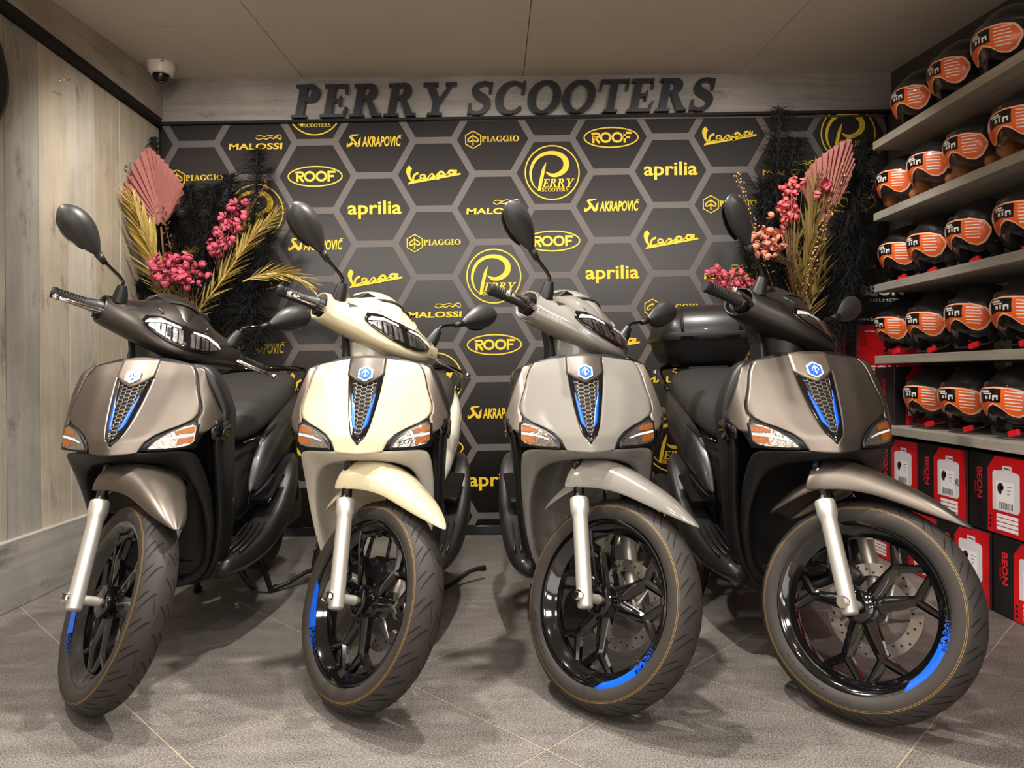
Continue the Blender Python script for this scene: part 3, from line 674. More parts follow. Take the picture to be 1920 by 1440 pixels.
    # raised hood over the headlight
    rows = []
    for i in range(9):
        t = i / 8; f = -.350 - .165 * t; w = interp(t, [0, .25, .6, 1], [.050, .072, .086, .090]); uc = interp(t, [0, .2, .45, .75, 1], [1.058, 1.092, 1.122, 1.140, 1.144])
        rows.append([(f - .045 * (abs(k) / 6) ** 2, w * k / 6, uc - .040 * (abs(k) / 6) ** 2.6 * interp(t, [0, .3, 1], [.25, 1, 1])) for k in range(-6, 7)])
    part('hood', MB().grid(rows), M_WHITE, frame=sf, sub=1, solid=.006)
    sl = MB(); rows = [[(-.408 - .03 * (abs(k) / 6) ** 2 - dz * .9, .062 * k / 6, 1.1135 - .016 * (abs(k) / 6) ** 2.2 + dz * .62) for k in range(-6, 7)] for dz in (0, .010)]
    part('hood_slot', sl.grid(rows), M_HOLE, frame=sf, solid=.003, soff=0)
    # dashboard behind, neck below
    part('dashboard', MB().loft([[(-.46, -.09, 1.118), (-.46, .09, 1.118), (-.46, .11, 1.09), (-.46, -.11, 1.09)], [(-.565, -.085, 1.10), (-.565, .085, 1.10), (-.565, .11, 1.05), (-.565, -.11, 1.05)]]), M_BLK, frame=sf, smooth=False, bevel=.006)
    rings = []
    for u, w, ff, fb in [(.875, .090, -.315, -.44), (.91, .094, -.325, -.45), (.945, .105, -.325, -.47), (.98, .12, -.33, -.49)]:
        rings.append([(ff, -w * .55, u), (ff, 0, u), (ff, w * .55, u), (ff - .03, w * .92, u), (ff - .07, w, u), (fb, w, u), (fb, -w, u), (ff - .07, -w, u), (ff - .03, -w * .92, u)])
    part('neck', MB().loft(rings), M_WHITE2, frame=sf, sub=1)
    rings = [[(f, -w, u), (f, w, u), (f - .06, w * .8, u), (f - .06, -w * .8, u)] for f, w, u in ((-.39, .106, .84), (-.42, .112, .92), (-.45, .135, .985))]
    part('rear_neck', MB().loft(rings), M_BLK, frame=sf, smooth=False, bevel=.008)
    for s in (1, -1):
        part('grip', MB().tube([(-.452, s * .175, 1.013), (-.456, s * .228, 1.013), (-.457, s * .230, 1.013), (-.470, s * .262, 1.012), (-.492, s * .336, 1.009), (-.493, s * .340, 1.009), (-.497, s * .352, 1.0085)], [.014, .014, .0235, .0168, .0168, .019, .017], 16), M_GRIP, frame=sf, auto=40, key='grip')
        gw = P['grip'][-1]; rg = MB()
        for k in range(9):
            t = k / 8; c = Vector((-.472 - .018 * t, s * (.268 + .062 * t), 1.0118 - .0025 * t)); d = Vector((-.026, s * .098, -.003)).normalized()
            rg.tube([c - d * .0014, c + d * .0014], .0178, 14)
        part('grip_ridge', rg, M_GRIP, gw, frame=sf)
        lv = MB().tube([(-.425, s * .195, 1.004), (-.415, s * .232, 1.002), (-.40, s * .27, 1.0), (-.392, s * .32, .9975), (-.389, s * .345, .996)], [.010, .0095, .0082, .0068, .006], 8); lv.sphere((-.389, s * .353, .996), .0105, 12, 8)
        part('brake_lever', lv, M_CHROME, frame=sf)
        part('switch_block', MB().tube([(-.452, s * .19, 1.008), (-.458, s * .236, 1.008)], .030, 12), M_BLK, frame=sf, auto=40)
        # mirror
        J = Vector((-.437, s * .288, 1.162)); T = Vector((-.445, s * .423, 1.253)); ax = (T - J).normalized(); fw = Vector((1, 0, 0)); sd = ax.cross(fw).normalized(); fw = sd.cross(ax).normalized()
        if fw.x < 0: fw = -fw
        rings = []
        for t, w, d in [(-.01, .009, .008), (.06, .016, .012), (.18, .030, .020), (.35, .044, .028), (.55, .052, .033), (.75, .050, .031), (.9, .038, .022), (.98, .022, .012), (1.02, .008, .006)]:
            c = J + (T - J) * t + sd * (-.006 * math.sin(PI * min(1, max(0, t))) * s)
            rings.append([tuple(c + sd * (w * .90 * a) + fw * (d * b)) for a, b in ((-1, -.35), (-.95, .15), (-.6, .7), (.05, 1.0), (.62, .62), (.95, .1), (1, -.35), (.5, -.42), (-.5, -.42))])
        mi = part('mirror', MB().loft(rings), M_MIRB, frame=sf, sub=2, key='mirror')
        gl = MB(); gl.cap([tuple(J + (T - J) * t + sd * (w * a) - fw * (.0152)) for t, w, a in [(.2, .026, -1), (.4, .042, -1), (.6, .046, -1), (.8, .040, -1), (.92, .026, -1), (.92, .026, 1), (.8, .040, 1), (.6, .046, 1), (.4, .042, 1), (.2, .026, 1)]])
        part('mirror_glass', gl, M_MIRROR, mi, frame=sf, smooth=False)
        part('mirror_stalk', MB().tube([(-.425, s * .195, 1.09), (-.426, s * .199, 1.112), (-.429, s * .214, 1.124), tuple(J + (T - J) * -.12), tuple(J)], [.0055, .0055, .0055, .0055, .010], 10), M_GLOSS, mi, frame=sf)
        part('mirror_boot', MB().tube([tuple(J + (T - J) * -.2), tuple(J + (T - J) * .02)], [.0085, .0125], 12), M_BLK, mi, frame=sf)
        part('stalk_boot', MB().tube([(-.430, s * .186, 1.048), (-.428, s * .190, 1.072), (-.426, s * .196, 1.101)], [.024, .021, .0135], 14), M_BLK, mi, frame=sf, auto=50)
    # fender
    rings = []
    for f, w, ur, ub in [(.197, .003, .537, .534), (.188, .013, .543, .534), (.165, .028, .556, .536), (.12, .045, .579, .540), (.06, .060, .600, .546), (0, .071, .615, .553), (-.05, .084, .627, .551), (-.09, .103, .634, .543), (-.125, .119, .637, .530), (-.155, .124, .636, .521), (-.168, .124, .634, .519)]:
        hh = ur - ub; pw2 = interp(f, [-.17, -.05, .2], [.62, .72, .72])
        rings.append([(f, l, u) for l, u in ((-w, ub), (-w * 1.02, ub + hh * .3), (-w * .93, ub + hh * .62), (-w * pw2, ub + hh * .88), (-w * .3, ur - .002), (0, ur), (w * .3, ur - .002), (w * pw2, ub + hh * .88), (w * .93, ub + hh * .62), (w * 1.02, ub + hh * .3), (w, ub))])
    fd = part('front_fender', MB().grid(rings), M_WHITE, frame=sf, sub=2, solid=.004)
    rings = []
    for f, w, ur, ub in [(-.13, .07, .615, .55), (-.17, .072, .592, .528), (-.21, .072, .560, .497), (-.25, .068, .517, .462), (-.278, .060, .470, .440), (-.288, .05, .448, .436)]:
        rings.append([(f, l, u) for l, u in ((-w, ub), (-w * .98, ub + (ur - ub) * .6), (-w * .6, ur - .004), (0, ur), (w * .6, ur - .004), (w * .98, ub + (ur - ub) * .6), (w, ub))])
    part('fender_rear', MB().grid(rings), M_WHITE, fd, frame=sf, sub=2, solid=.004)
    # fork
    fdv = Vector((-math.sin(RAKE), 0, math.cos(RAKE)))
    for s in (1, -1):
        A0 = Vector((.006, s * .104, .275)); pt = lambda d: tuple(A0 + fdv * d)
        lg = MB().tube([pt(-.028), pt(-.024), pt(.0), pt(.205), pt(.215), pt(.225), pt(.258), pt(.262)], [.015, .0195, .0205, .0205, .0225, .0255, .0255, .023], 20)
        fk = part('fork_leg', lg, M_SILVER, frame=sf, auto=40)
        part('stanchion', MB().tube([pt(.25), pt(.46)], .0145, 14), M_GLOSS, fk, frame=sf)
        nt = MB(); nt.tube([(.004, s * .124, .275), (.004, s * .129, .275)], .0155, 16); nt.tube([(.004, s * .129, .275), (.004, s * .140, .275)], .011, 6)
        part('axle_nut', nt, M_CHROME, fk, frame=sf, auto=30)
        part('axle', MB().tube([(.002, s * .128, .275), (.002, s * .042, .275)], .0125, 14), M_SILVER, fk, frame=sf, auto=40)
    part('brake_caliper', MB().box((-.085, .068, .345), (.07, .055, .055), Matrix.Rotation(R(25), 3, 'Y')), M_BLK, frame=sf, smooth=False, bevel=.012)
    part('brake_hose', MB().tube([(-.09, .075, .37), (-.12, .085, .43), (-.17, .075, .50), (-.2, .06, .58)], .005, 8), M_BLK, frame=sf)
    part('speed_sensor', MB().tube([(-.03, -.02, .29), (-.09, -.03, .40), (-.15, -.02, .5)], .004, 6), M_BLK, frame=sf)

    # =============================== front wheel (own frame: x = axle to the rider's left, y = back, z = up)
    rim = MB().lathe([(.205, -.040), (.2165, -.041), (.2185, -.038), (.2135, -.032), (.197, -.027), (.187, -.012), (.185, 0), (.187, .012), (.197, .027), (.2135, .032), (.2185, .038), (.2165, .041), (.205, .040), (.196, .034), (.184, .020), (.176, .012), (.1745, 0), (.176, -.012), (.184, -.020), (.196, -.034)], 96, 'X', loop=True)
    hub = MB().lathe([(.012, -.046), (.030, -.046), (.040, -.040), (.043, -.030), (.043, .03), (.040, .046), (.012, .046)], 32, 'X', loop=True)
    rim.merge(hub)
    def spoke(a, b, wa, wb, ha, hb):
        a, b = Vector(a), Vector(b); d = (b - a).normalized(); n = Vector((-d.y, d.x)); r = []
        for p, w, h in ((a, wa, ha), (a * .5 + b * .5, (wa + wb) / 2, (ha + hb) / 2), (b, wb, hb)):
            r.append([(x, -(p + n * y).x, (p + n * y).y) for x, y in ((-h, -w * .35), (-h, w * .35), (-h * .5, w), (h * .5, w), (h, w * .35), (h, -w * .35), (h * .5, -w), (-h * .5, -w))])
        rim.loft(r)
    pol = lambda r_, d_: (r_ * math.cos(R(d_)), r_ * math.sin(R(d_)))
    for c in (62, 182, -58):
        for s in (1, -1):
            nd = c + 20 * s
            spoke(pol(.030, c + 16 * s), pol(.134, nd), .021, .0125, .018, .014)
            spoke(pol(.130, nd), pol(.183, nd - 17 * s), .0115, .0085, .014, .012); spoke(pol(.130, nd), pol(.183, nd + 14 * s), .0115, .0085, .014, .012)
        spoke(pol(.028, c), pol(.056, c), .018, .012, .016, .013)
    rimo = obj('front_rim', rim, M_GLOSS, root, auto=35); P['front_rim'] = [rimo]
    prof = [(.205, -.034), (.214, -.042), (.224, -.0468), (.233, -.0480), (.241, -.0475), (.249, -.0447), (.2565, -.039), (.2635, -.0305), (.2690, -.0205), (.2725, -.0100), (.2738, 0)]
    prof = prof + [(r_, -h_) for r_, h_ in prof[-2::-1]]
    tyre = obj('front_tyre', MB().lathe(prof, 128, 'X'), M_RUBBER, rimo); P['front_tyre'] = [tyre]
    def crown(h_, off=.0009):
        a = abs(h_); q = [(p[1], p[0]) for p in prof[4:11]]; q = [(-x, r_) for x, r_ in q][::-1]
        return interp(a, [x for x, _ in q], [r_ for _, r_ in q]) + off
    tp = lambda r_, h_, d_: (h_, -r_ * math.cos(R(d_)), r_ * math.sin(R(d_)))
    gv = MB()
    def sipe(a0, pts, wmax):
        n = len(pts); L_, R_ = [], []
        for i, (h_, da) in enumerate(pts):
            w = wmax * (math.sin(PI * (i + .3) / (n - .4)) ** .6) if 0 < i < n - 1 else wmax * .12
            a = a0 + da; r_ = crown(h_); dl = math.degrees(w / r_) / 2
            L_.append(tp(r_, h_, a - dl)); R_.append(tp(r_, h_, a + dl))
        gv.grid([L_, R_])
    for k in range(26):
        a0 = k * 360 / 26
        for s, ph in ((1, 0), (-1, 6)):
            sipe(a0 + ph, [(s * h_, d_) for h_, d_ in ((.005, 9.5), (.012, 9), (.020, 7.4), (.028, 5), (.035, 2.2), (.041, -.8))], .0062)
            sipe(a0 + ph + 6.5, [(s * h_, d_) for h_, d_ in ((.024, 4.6), (.030, 3.4), (.036, 1.6), (.041, -.4), (.046, -3.0))], .0055)
            if k % 2 == 0: sipe(a0 + ph + 10, [(s * h_, d_) for h_, d_ in ((.001, 2), (.005, 5), (.009, 8.5), (.013, 12))], .005)
    P['tread_groove'] = [obj('tread_groove', gv, M_GROOVE, rimo)]
    yl_ = MB()
    for h_ in (-.0456, -.0467):
        yl_.grid([[tp(crown(x_, .0012), x_, 360 * k / 128) for k in range(129)] for x_ in (h_ - .00018, h_ + .00018)])
    P['yellow_line'] = [obj('yellow_line', yl_, M_YEL, rimo)]
    dc = MB(); NS = 24
    ri = lambda t: interp(t, [0, .12, .5, 1], [.2120, .1985, .1945, .1945]); rowA = []
    ends = lambda t: -30 + 60 * t
    for i in range(NS + 1):
        t = .0 + .62 * i / NS; rowA.append([(-.0414, *tp(.2140, 0, ends(t))[1:]), (-.0408, *tp(max(.2050, ri(t)), 0, ends(t))[1:]), (-.0345 - (.0063 * max(0, ri(t) - .1945) / .0105), *tp(max(ri(t), .1945), 0, ends(t))[1:])])
    dc.grid(rowA)
    for k in range(150):
        t = .62 + .38 * random.random() ** 1.5; w = (1 - t) / .38
        if random.random() > w + .25: continue
        r0 = random.uniform(.196, .213); d0 = ends(t); hh = -.0350 - .0062 * min(1, (r0 - .1945) / .0105) - .0004; z = .0012 * (.5 + w)
        dc.add([(hh, *tp(r0 + a * z, 0, d0 + b * z * 300)[1:]) for a, b in ((-1, -1), (1, -1), (1, 1), (-1, 1))], [(0, 1, 2, 3)])
    dc.v = [(x - .0006, y, z) for x, y, z in dc.v]
    P['rim_decal'] = [obj('rim_decal', dc, M_BLUE, rimo)]
    tx = font_text('90/80-16', .02, .0003, 0, 1.15); fit(tx, .13, .0135); tx.v = [(-.0468 + .0003, *tp(.229 + y, 0, -95 - math.degrees(x / .229))[1:]) for x, y, z in tx.v]; tx.v = [(-.0472, y, z) for x, y, z in tx.v]
    P['tyre_lettering'] = [obj('tyre_lettering', tx, M_SIDE, rimo)]
    dots = MB()
    for d_ in (130, 205): dots.add([(-.0470, *[c + e for c, e in zip(tp(.2315, 0, d_)[1:], (.0035 * math.cos(R(30 * k)), .0035 * math.sin(R(30 * k))))]) for k in range(12)], [tuple(range(12))])
    P['tyre_mark'] = [obj('tyre_mark', dots, M_YEL, rimo)]
    vs = MB().tube([tp(.18, 0, 140), tp(.15, -.006, 140)], .0045, 8); P['valve'] = [obj('valve', vs, M_STEEL, rimo)]
    # disc
    ds = MB(); ds.lathe([(.088, .060), (.120, .060), (.120, .064), (.088, .064)], 64, 'X', loop=True)
    for k in range(5):
        a = 72 * k; ds.tube([tp(.045, .055, a), tp(.072, .060, a + 14), tp(.092, .062, a + 20)], [.016, .010, .009], 8, flat=.35)
    dso = obj('brake_disc', ds, M_STEEL, rimo, auto=35); P['brake_disc'] = [dso]
    hl = MB()
    for k in range(36):
        r_ = (.095, .104, .113)[k % 3]; c_ = tp(r_, 0, k * 10)
        for x_ in (.0596, .0644): hl.add([(x_, c_[1] + .0033 * math.cos(R(45 * q)), c_[2] + .0033 * math.sin(R(45 * q))) for q in range(8)], [tuple(range(8))])
    P['disc_hole'] = [obj('disc_hole', hl, M_DISCH, rimo)]
    root['parts'] = 0
    return root, P
WHEEL = STM @ Matrix.Translation((0, 0, .275))

scooter0, _P = make_scooter()
del scooter0['parts']
def repaint(root, table):
    def rec(o):
        for ch in o.children:
            k = ch.name.split('.')[0]
            if k in table and ch.type == 'MESH':
                ch.material_slots[0].link = 'OBJECT'; ch.material_slots[0].material = table[k]
            rec(ch)
    rec(root)
SCHEMES = [
 dict(front_panel=M_DKPAINT, side_trim=M_DKPAINT, badge_plate=M_BRONZE, lower_apron=M_BLK, handlebar_cover=M_DKCOV, hood=M_DKCOV, brow=M_DKCOV, neck=M_BLK, front_fender=M_DKPAINT, fender_rear=M_DKPAINT, side_panel=M_BLK2, lettering=M_PLATE),
 dict(front_panel=M_WHITE, side_trim=M_BRONZE, badge_plate=M_PLATE, lower_apron=M_WHITE2, handlebar_cover=M_WHITE, hood=M_WHITE, brow=M_WHITE, neck=M_WHITE2, front_fender=M_WHITE, fender_rear=M_WHITE, side_panel=M_WHITE2, lettering=M_LET),
 dict(front_panel=M_GREY, side_trim=M_GREYT, badge_plate=M_PLATE, lower_apron=M_GREY2, handlebar_cover=M_GREY, hood=M_GREY, brow=M_GREY, neck=M_GREY2, front_fender=M_GREY, fender_rear=M_GREY, side_panel=M_GREY, lettering=M_LET),
 dict(front_panel=M_DKPAINT, side_trim=M_DKPAINT, badge_plate=M_BRONZE, lower_apron=M_BLK, handlebar_cover=M_DKCOV2, hood=M_BLK2, brow=M_BLK2, neck=M_BLK, front_fender=M_DKPAINT, fender_rear=M_DKPAINT, side_panel=M_BLK2, lettering=M_PLATE)]
POSES = [(-1.06, 1.91, .9, -.1, 217), (-.388, 1.902, .3, .2, 213), (.252, 1.892, -1.8, -.5, -41), (.897, 1.827, -2.2, -1.3, -16)]
LABELS = ['matt dark bronze scooter parked beside the plank wall', 'cream white scooter with dark bronze badge plate', 'glossy light grey scooter with grey wheel arch', 'matt dark bronze scooter carrying a black top box']
SCOOTERS = [scooter0] + [copy_tree(scooter0) for _ in range(3)]
for i, (sc_, (x, y, yaw, lean, spin)) in enumerate(zip(SCOOTERS, POSES)):
    sc_.location = (x, y, 0); sc_.rotation_euler = (0, R(lean), R(yaw))
    tag(sc_, LABELS[i], 'scooter', 'scooters parked in a row')
    repaint(sc_, SCHEMES[i])
    for ch in sc_.children:
        if ch.name.startswith('front_rim'): ch.matrix_local = WHEEL @ Matrix.Rotation(R(-spin), 4, 'X')
# top box on the rack of the last scooter
def top_box(root):
    mk = lambda fs: [[(f, l, u) for f, l, u in r] for r in fs]
    def rr(f0, f1, w, u, rd=.05):
        out = []
        for cx, cy, a0 in ((f1 - rd, w - rd, 0), (f0 + rd, w - rd, 90), (f0 + rd, -w + rd, 180), (f1 - rd, -w + rd, 270)):
            for k in range(5): a = R(a0 + 22.5 * k); out.append((cx + rd * math.cos(a), cy + rd * math.sin(a), u))
        return out
    lo = MB().loft([rr(-1.66, -1.36, .13, .905, .06), rr(-1.69, -1.33, .165, .925, .07), rr(-1.72, -1.30, .19, .97, .08), rr(-1.735, -1.285, .203, 1.03, .08)]).map(bf)
    bx = obj('top_box', lo, M_BLK, root, auto=50)
    up = MB().loft([rr(-1.735, -1.285, .203, 1.037, .08), rr(-1.735, -1.285, .203, 1.058, .08), rr(-1.72, -1.30, .195, 1.10, .08), rr(-1.70, -1.325, .182, 1.14, .085), rr(-1.66, -1.37, .155, 1.168, .085), rr(-1.62, -1.41, .11, 1.178, .06)]).map(bf)
    obj('lid', up, M_BLK2, bx, auto=60)
    obj('seam_band', MB().loft([rr(-1.742, -1.278, .210, 1.020, .085), rr(-1.744, -1.276, .212, 1.028, .085), rr(-1.744, -1.276, .212, 1.045, .085), rr(-1.742, -1.278, .210, 1.052, .085)]).map(bf), M_BLK, bx, auto=40)
    for l in (-.10, .08): obj('hinge', MB().box((-1.272, l, 1.030), (.014, .075, .012)).map(bf), M_GLOSS, bx, smooth=False, bevel=.003)
    obj('rack', MB().box((-1.48, 0, .89), (.26, .18, .03)).map(bf), M_BLK, root, smooth=False, bevel=.008)
    ribs = MB()
    for s in (1, -1): ribs.tube([(-1.282, s * .125, 1.055), (-1.30, s * .122, 1.10), (-1.345, s * .112, 1.15), (-1.40, s * .10, 1.172)], .006, 6)
    obj('lid_rib', ribs.map(bf), M_BLK, bx)
top_box(SCOOTERS[3])
# ================================================================ BANNER, SIGN, CAMERA
M_BAN = mat('banner_fabric', rgb(52, 48, 47), .62, noise=.07, nscale=160, bump=.1, bscale=1200)
M_HEX = mat('banner_hex_print', rgb(92, 85, 81), .62, noise=.05, nscale=60)
M_GOLD = mat('banner_yellow_print', rgb(222, 186, 42), .6, noise=.04, nscale=40)
M_SIGN = mat('sign_letter_black', rgb(34, 35, 40), .32, coat=.3, noise=.05)
M_CAMW = mat('camera_white_plastic', rgb(226, 216, 206), .35, coat=.2, noise=.02)
YBN = 3.955
BTILT = R(.42)
ban = thing('banner', 'dark hexagon-patterned banner printed with yellow maker logos on back wall', 'banner', (0, YBN, 0))
BX0, BX1, BZ0, BZ1 = -1.84, 2.14, .04, 2.30
cl = MB(); rows = []
for i in range(61):
    x = BX0 + (BX1 - BX0) * i / 60
    rows.append([(x, .0, BZ0), (x, 0, (BZ0 + BZ1) / 2), (x, 0, BZ1)])
obj('cloth', cl.grid(rows), M_BAN, ban, solid=.004, soff=1 if False else -1)
obj('bottom_bar', MB().box((.15, -.012, .028), (3.96, .04, .05)), M_GLOSS, ban, smooth=False, bevel=.006)
obj('top_rail', MB().box((.15, -.006, 2.272), (3.96, .016, .012)), M_CHROME, ban, smooth=False)
HS = .2167; HC = Vector((-.022, 1.414))
def tilt(x, z): return (x, z + x * math.tan(BTILT))
hexes = {}
hp = MB(); done = set()
for k in range(-7, 8):
    for j in range(-5, 5):
        cx, cz = HC.x + k * 1.5 * HS, HC.y + j * math.sqrt(3) * HS + (k % 2) * math.sqrt(3) / 2 * HS
        hexes[(k, j)] = tilt(cx, cz)
        for q in range(6):
            p0 = (cx + HS * math.cos(R(60 * q)), cz + HS * math.sin(R(60 * q))); p1 = (cx + HS * math.cos(R(60 * q + 60)), cz + HS * math.sin(R(60 * q + 60)))
            key = (round((p0[0] + p1[0]) * 100), round((p0[1] + p1[1]) * 100))
            if key in done: continue
            done.add(key)
            dv = Vector((p1[0] - p0[0], p1[1] - p0[1])).normalized(); nv = Vector((-dv.y, dv.x)) * .018; a_ = dv * .0104; P0, P1 = Vector(p0), Vector(p1); quad = [tuple(q_) for q_ in (P0, P0 + a_ - nv, P1 - a_ - nv, P1, P1 - a_ + nv, P0 + a_ + nv)]
            quad = [tilt(*p) for p in quad]
            for f in (lambda p: p[0] - BX0, lambda p: BX1 - p[0], lambda p: p[1] - BZ0, lambda p: BZ1 - p[1]): quad = clip(quad, f) if quad else quad
            if len(quad) >= 3: hp.add([(x, -.0052, z) for x, z in quad], [tuple(range(len(quad)))])
obj('hexagon_print', hp, M_HEX, ban, smooth=False)
def logo_roof():
    g = MB(); ribbon(g, arc(0, 0, .148, .054, 0, 360, 40), .007)
    for cx in (-.030, .034): ribbon(g, arc(cx, 0, .0255, .0235, 0, 360, 26), .0125)
    ribbon(g, [(-.098, -.03), (-.098, .012)], .0125); ribbon(g, [(-.108, .022)] + arc(-.078, .0115, .013, .0115, 90, -90, 8) + [(-.098, .0)], .0115); ribbon(g, [(-.088, .0), (-.064, -.03)], .0125)
    ribbon(g, [(.074, -.03), (.074, .029)], .0125); ribbon(g, [(.07, .0235), (.112, .0235)], .012); ribbon(g, [(.07, .0), (.104, .0)], .0115)
    return g
def logo_aprilia(): return fit(font_text('aprilia', 1, .02, 0, .9), .295, .098, 0, .0)
def logo_malossi():
    g = fit(font_text('MALOSSI', 1, .028, .06, 1.25), .295, .034, 0, -.018)
    ribbon(g, spline([(-.0, .028), (.02, .018), (.04, .026), (.06, .020), (.08, .03), (.1, .022), (.115, .032), (.135, .018), (.142, .034)], 4), .005)
    ribbon(g, spline([(.005, .038), (.03, .040), (.05, .034), (.075, .042), (.1, .036)], 4), .004); ribbon(g, spline([(.1, .024), (.12, .042), (.14, .04)], 4), .005); return g
def crv(g, pts, ws, k=4, f=None):
    """smooth stroke of varying width through points"""
    if f: pts = [f(*p) for p in pts]
    sp = spline(pts, k); n = len(sp); ribbon(g, sp, [interp(i / (n - 1) * (len(ws) - 1), list(range(len(ws))), ws) for i in range(n)])
def logo_akrapovic():
    k = 2.77e-4; f = lambda x, y: ((x - 635) * k, (265 - y) * k)
    g = fit(font_text('AKRAPOVI', 1, .03, .2, .62), (1065 - 392) * k, 205 * k, *f(728, 272)); g.merge(fit(font_text('C', 1, .03, .2, .62), 96 * k, 205 * k, *f(1118, 272)))
    ribbon(g, [f(1118, 150), f(1143, 162), f(1180, 146)], 14 * k)
    crv(g, [(335, 128), (250, 142), (168, 150)], [10 * k, 36 * k, 44 * k], 3, f); crv(g, [(160, 150), (225, 250), (300, 352)], [44 * k, 60 * k, 62 * k], 4, f)
    crv(g, [(290, 358), (330, 330), (345, 250), (373, 180)], [40 * k, 56 * k, 44 * k, 3 * k], 4, f); crv(g, [(232, 262), (170, 320), (125, 352)], [52 * k, 48 * k, 50 * k], 4, f); crv(g, [(118, 372), (104, 330), (112, 288)], [44 * k, 26 * k, 3 * k], 3, f)
    return g
def logo_piaggio():
    k = 2.77e-4; f = lambda x, y: ((x - 618) * k, (262 - y) * k)
    g, w = serif_text('PIAGGIO', 1, .0, .02, .95); fit(g, (1142 - 400) * k, 112 * k, *f(771, 252))
    cx, cy = f(232, 264); ribbon(g, [(cx + 172 * k * math.sin(R(60 * q)), cy + 172 * k * math.cos(R(60 * q))) for q in range(7)], 20 * k)
    ribbon(g, [f(230, 148), f(230, 375)], [10 * k, 26 * k])
    for s_ in (1, -1): crv(g, [(230 + s_ * (x - 230), y) for x, y in ((230, 185), (165, 225), (130, 262), (140, 298), (175, 300), (230, 262))], [24 * k] * 6, 4, f)
    return g
def logo_vespa():
    k = 3.0e-4; f = lambda x, y: ((x - 628) * k, (320 - y) * k); g = MB()
    poly(g, [f(*p) for p in ((185, 145), (135, 200), (124, 265), (155, 365), (212, 445))][::1] + [f(*p) for p in ((262, 440), (228, 405), (203, 345), (203, 285), (235, 210))])
    crv(g, [(248, 432), (258, 365), (290, 315), (350, 290)], [40 * k, 38 * k, 38 * k, 44 * k], 4, f)
    crv(g, [(275, 432), (340, 412), (420, 385), (470, 352)], [18 * k, 20 * k, 22 * k, 20 * k], 4, f)
    def ring(cx, cy, rx, ry, w): x, y = f(cx, cy); ribbon(g, arc(x, y, rx * k, ry * k, 0, 360, 22), w * k)
    ring(430, 355, 46, 36, 28); crv(g, [(440, 405), (500, 392), (545, 350), (590, 302)], [24 * k, 26 * k, 24 * k, 20 * k], 4, f); crv(g, [(590, 302), (625, 335), (612, 372), (560, 382)], [24 * k, 40 * k, 40 * k, 26 * k], 4, f)
    crv(g, [(600, 385), (660, 355), (705, 310)], [22 * k, 24 * k, 22 * k], 4, f); ring(768, 313, 46, 38, 40); crv(g, [(712, 300), (702, 415)], [44 * k, 50 * k], 3, f); crv(g, [(800, 345), (860, 320), (905, 285)], [20 * k, 22 * k, 22 * k], 4, f)
    ring(948, 290, 44, 38, 40); crv(g, [(965, 245), (1040, 252)], [22 * k, 26 * k], 2, f); crv(g, [(1040, 240), (1026, 318)], [36 * k, 46 * k], 3, f)
    poly(g, [f(*p) for p in ((150, 497), (190, 490), (1112, 336), (1132, 312), (1088, 300), (1050, 315), (178, 452))]); return g
def logo_perry():
    k = .302 / 815; f = lambda x, y: ((x - 462) * k, (472 - y) * k); g = MB(); ribbon(g, arc(0, 0, 398 * k, 398 * k, 0, 360, 64), 19 * k)
    crv(g, [(250, 728), (182, 655), (148, 560), (143, 470), (165, 372), (225, 272), (320, 205), (440, 178), (560, 200), (640, 255), (672, 330), (660, 408), (600, 475), (510, 512), (430, 503), (365, 460)], [w * k for w in (4, 18, 30, 38, 42, 46, 50, 54, 66, 78, 86, 84, 72, 58, 44, 4)], 4, f)
    crv(g, [(374, 320), (338, 420), (312, 520), (290, 620), (266, 742)], [w * k for w in (3, 44, 50, 50, 44)], 5, f)
    t, w = serif_text('ERRY', 1, .22, .0, .95); fit(t, 480 * k, 124 * k, *f(552, 628)); g.merge(t)
    t, w = serif_text('SCOOTERS', 1, 0, .04, 1); fit(t, 392 * k, 56 * k, *f(498, 728)); g.merge(t); return g
LOGOS = dict(M=logo_malossi, K=logo_akrapovic, I=logo_piaggio, O=logo_roof, V=logo_vespa, A=logo_aprilia, P=logo_perry)
_lm = {}
PX = [('M', 480, 264), ('K', 700, 260), ('I', 925, 257), ('O', 1150, 252), ('V', 1375, 245), ('P', 1598, 250), ('P', 588, 195),
      ('I', 375, 327), ('O', 591, 325), ('V', 813, 322), ('P', 1038, 320), ('A', 1262, 315), ('M', 1487, 312),
      ('P', 482, 390), ('A', 706, 390), ('M', 925, 390), ('K', 1150, 385), ('I', 1375, 378), ('O', 1600, 375),
      ('V', 372, 460), ('K', 595, 457), ('I', 818, 454), ('O', 1042, 451), ('V', 1262, 446), ('P', 1487, 440),
      ('O', 480, 520), ('V', 706, 518), ('P', 928, 517), ('A', 1150, 512), ('M', 1370, 513), ('K', 1598, 508),
      ('P', 372, 590), ('A', 591, 586), ('M', 818, 584), ('K', 1042, 580), ('I', 1264, 575), ('O', 1487, 570),
      ('K', 484, 650), ('I', 706, 647), ('O', 930, 643), ('V', 1150, 638), ('P', 1374, 635), ('A', 1598, 632),
      ('M', 372, 716), ('V', 591, 712), ('P', 818, 708), ('A', 1042, 705), ('M', 1264, 702), ('V', 1487, 700),
      ('A', 482, 776), ('M', 706, 773), ('K', 932, 768), ('I', 1150, 765), ('O', 1374, 762),
      ('K', 591, 840), ('O', 818, 836), ('V', 1042, 832), ('P', 1264, 828), ('V', 482, 905), ('P', 706, 900), ('A', 934, 896), ('M', 1150, 892), ('I', 818, 962), ('K', 1042, 958), ('A', 1264, 955)]
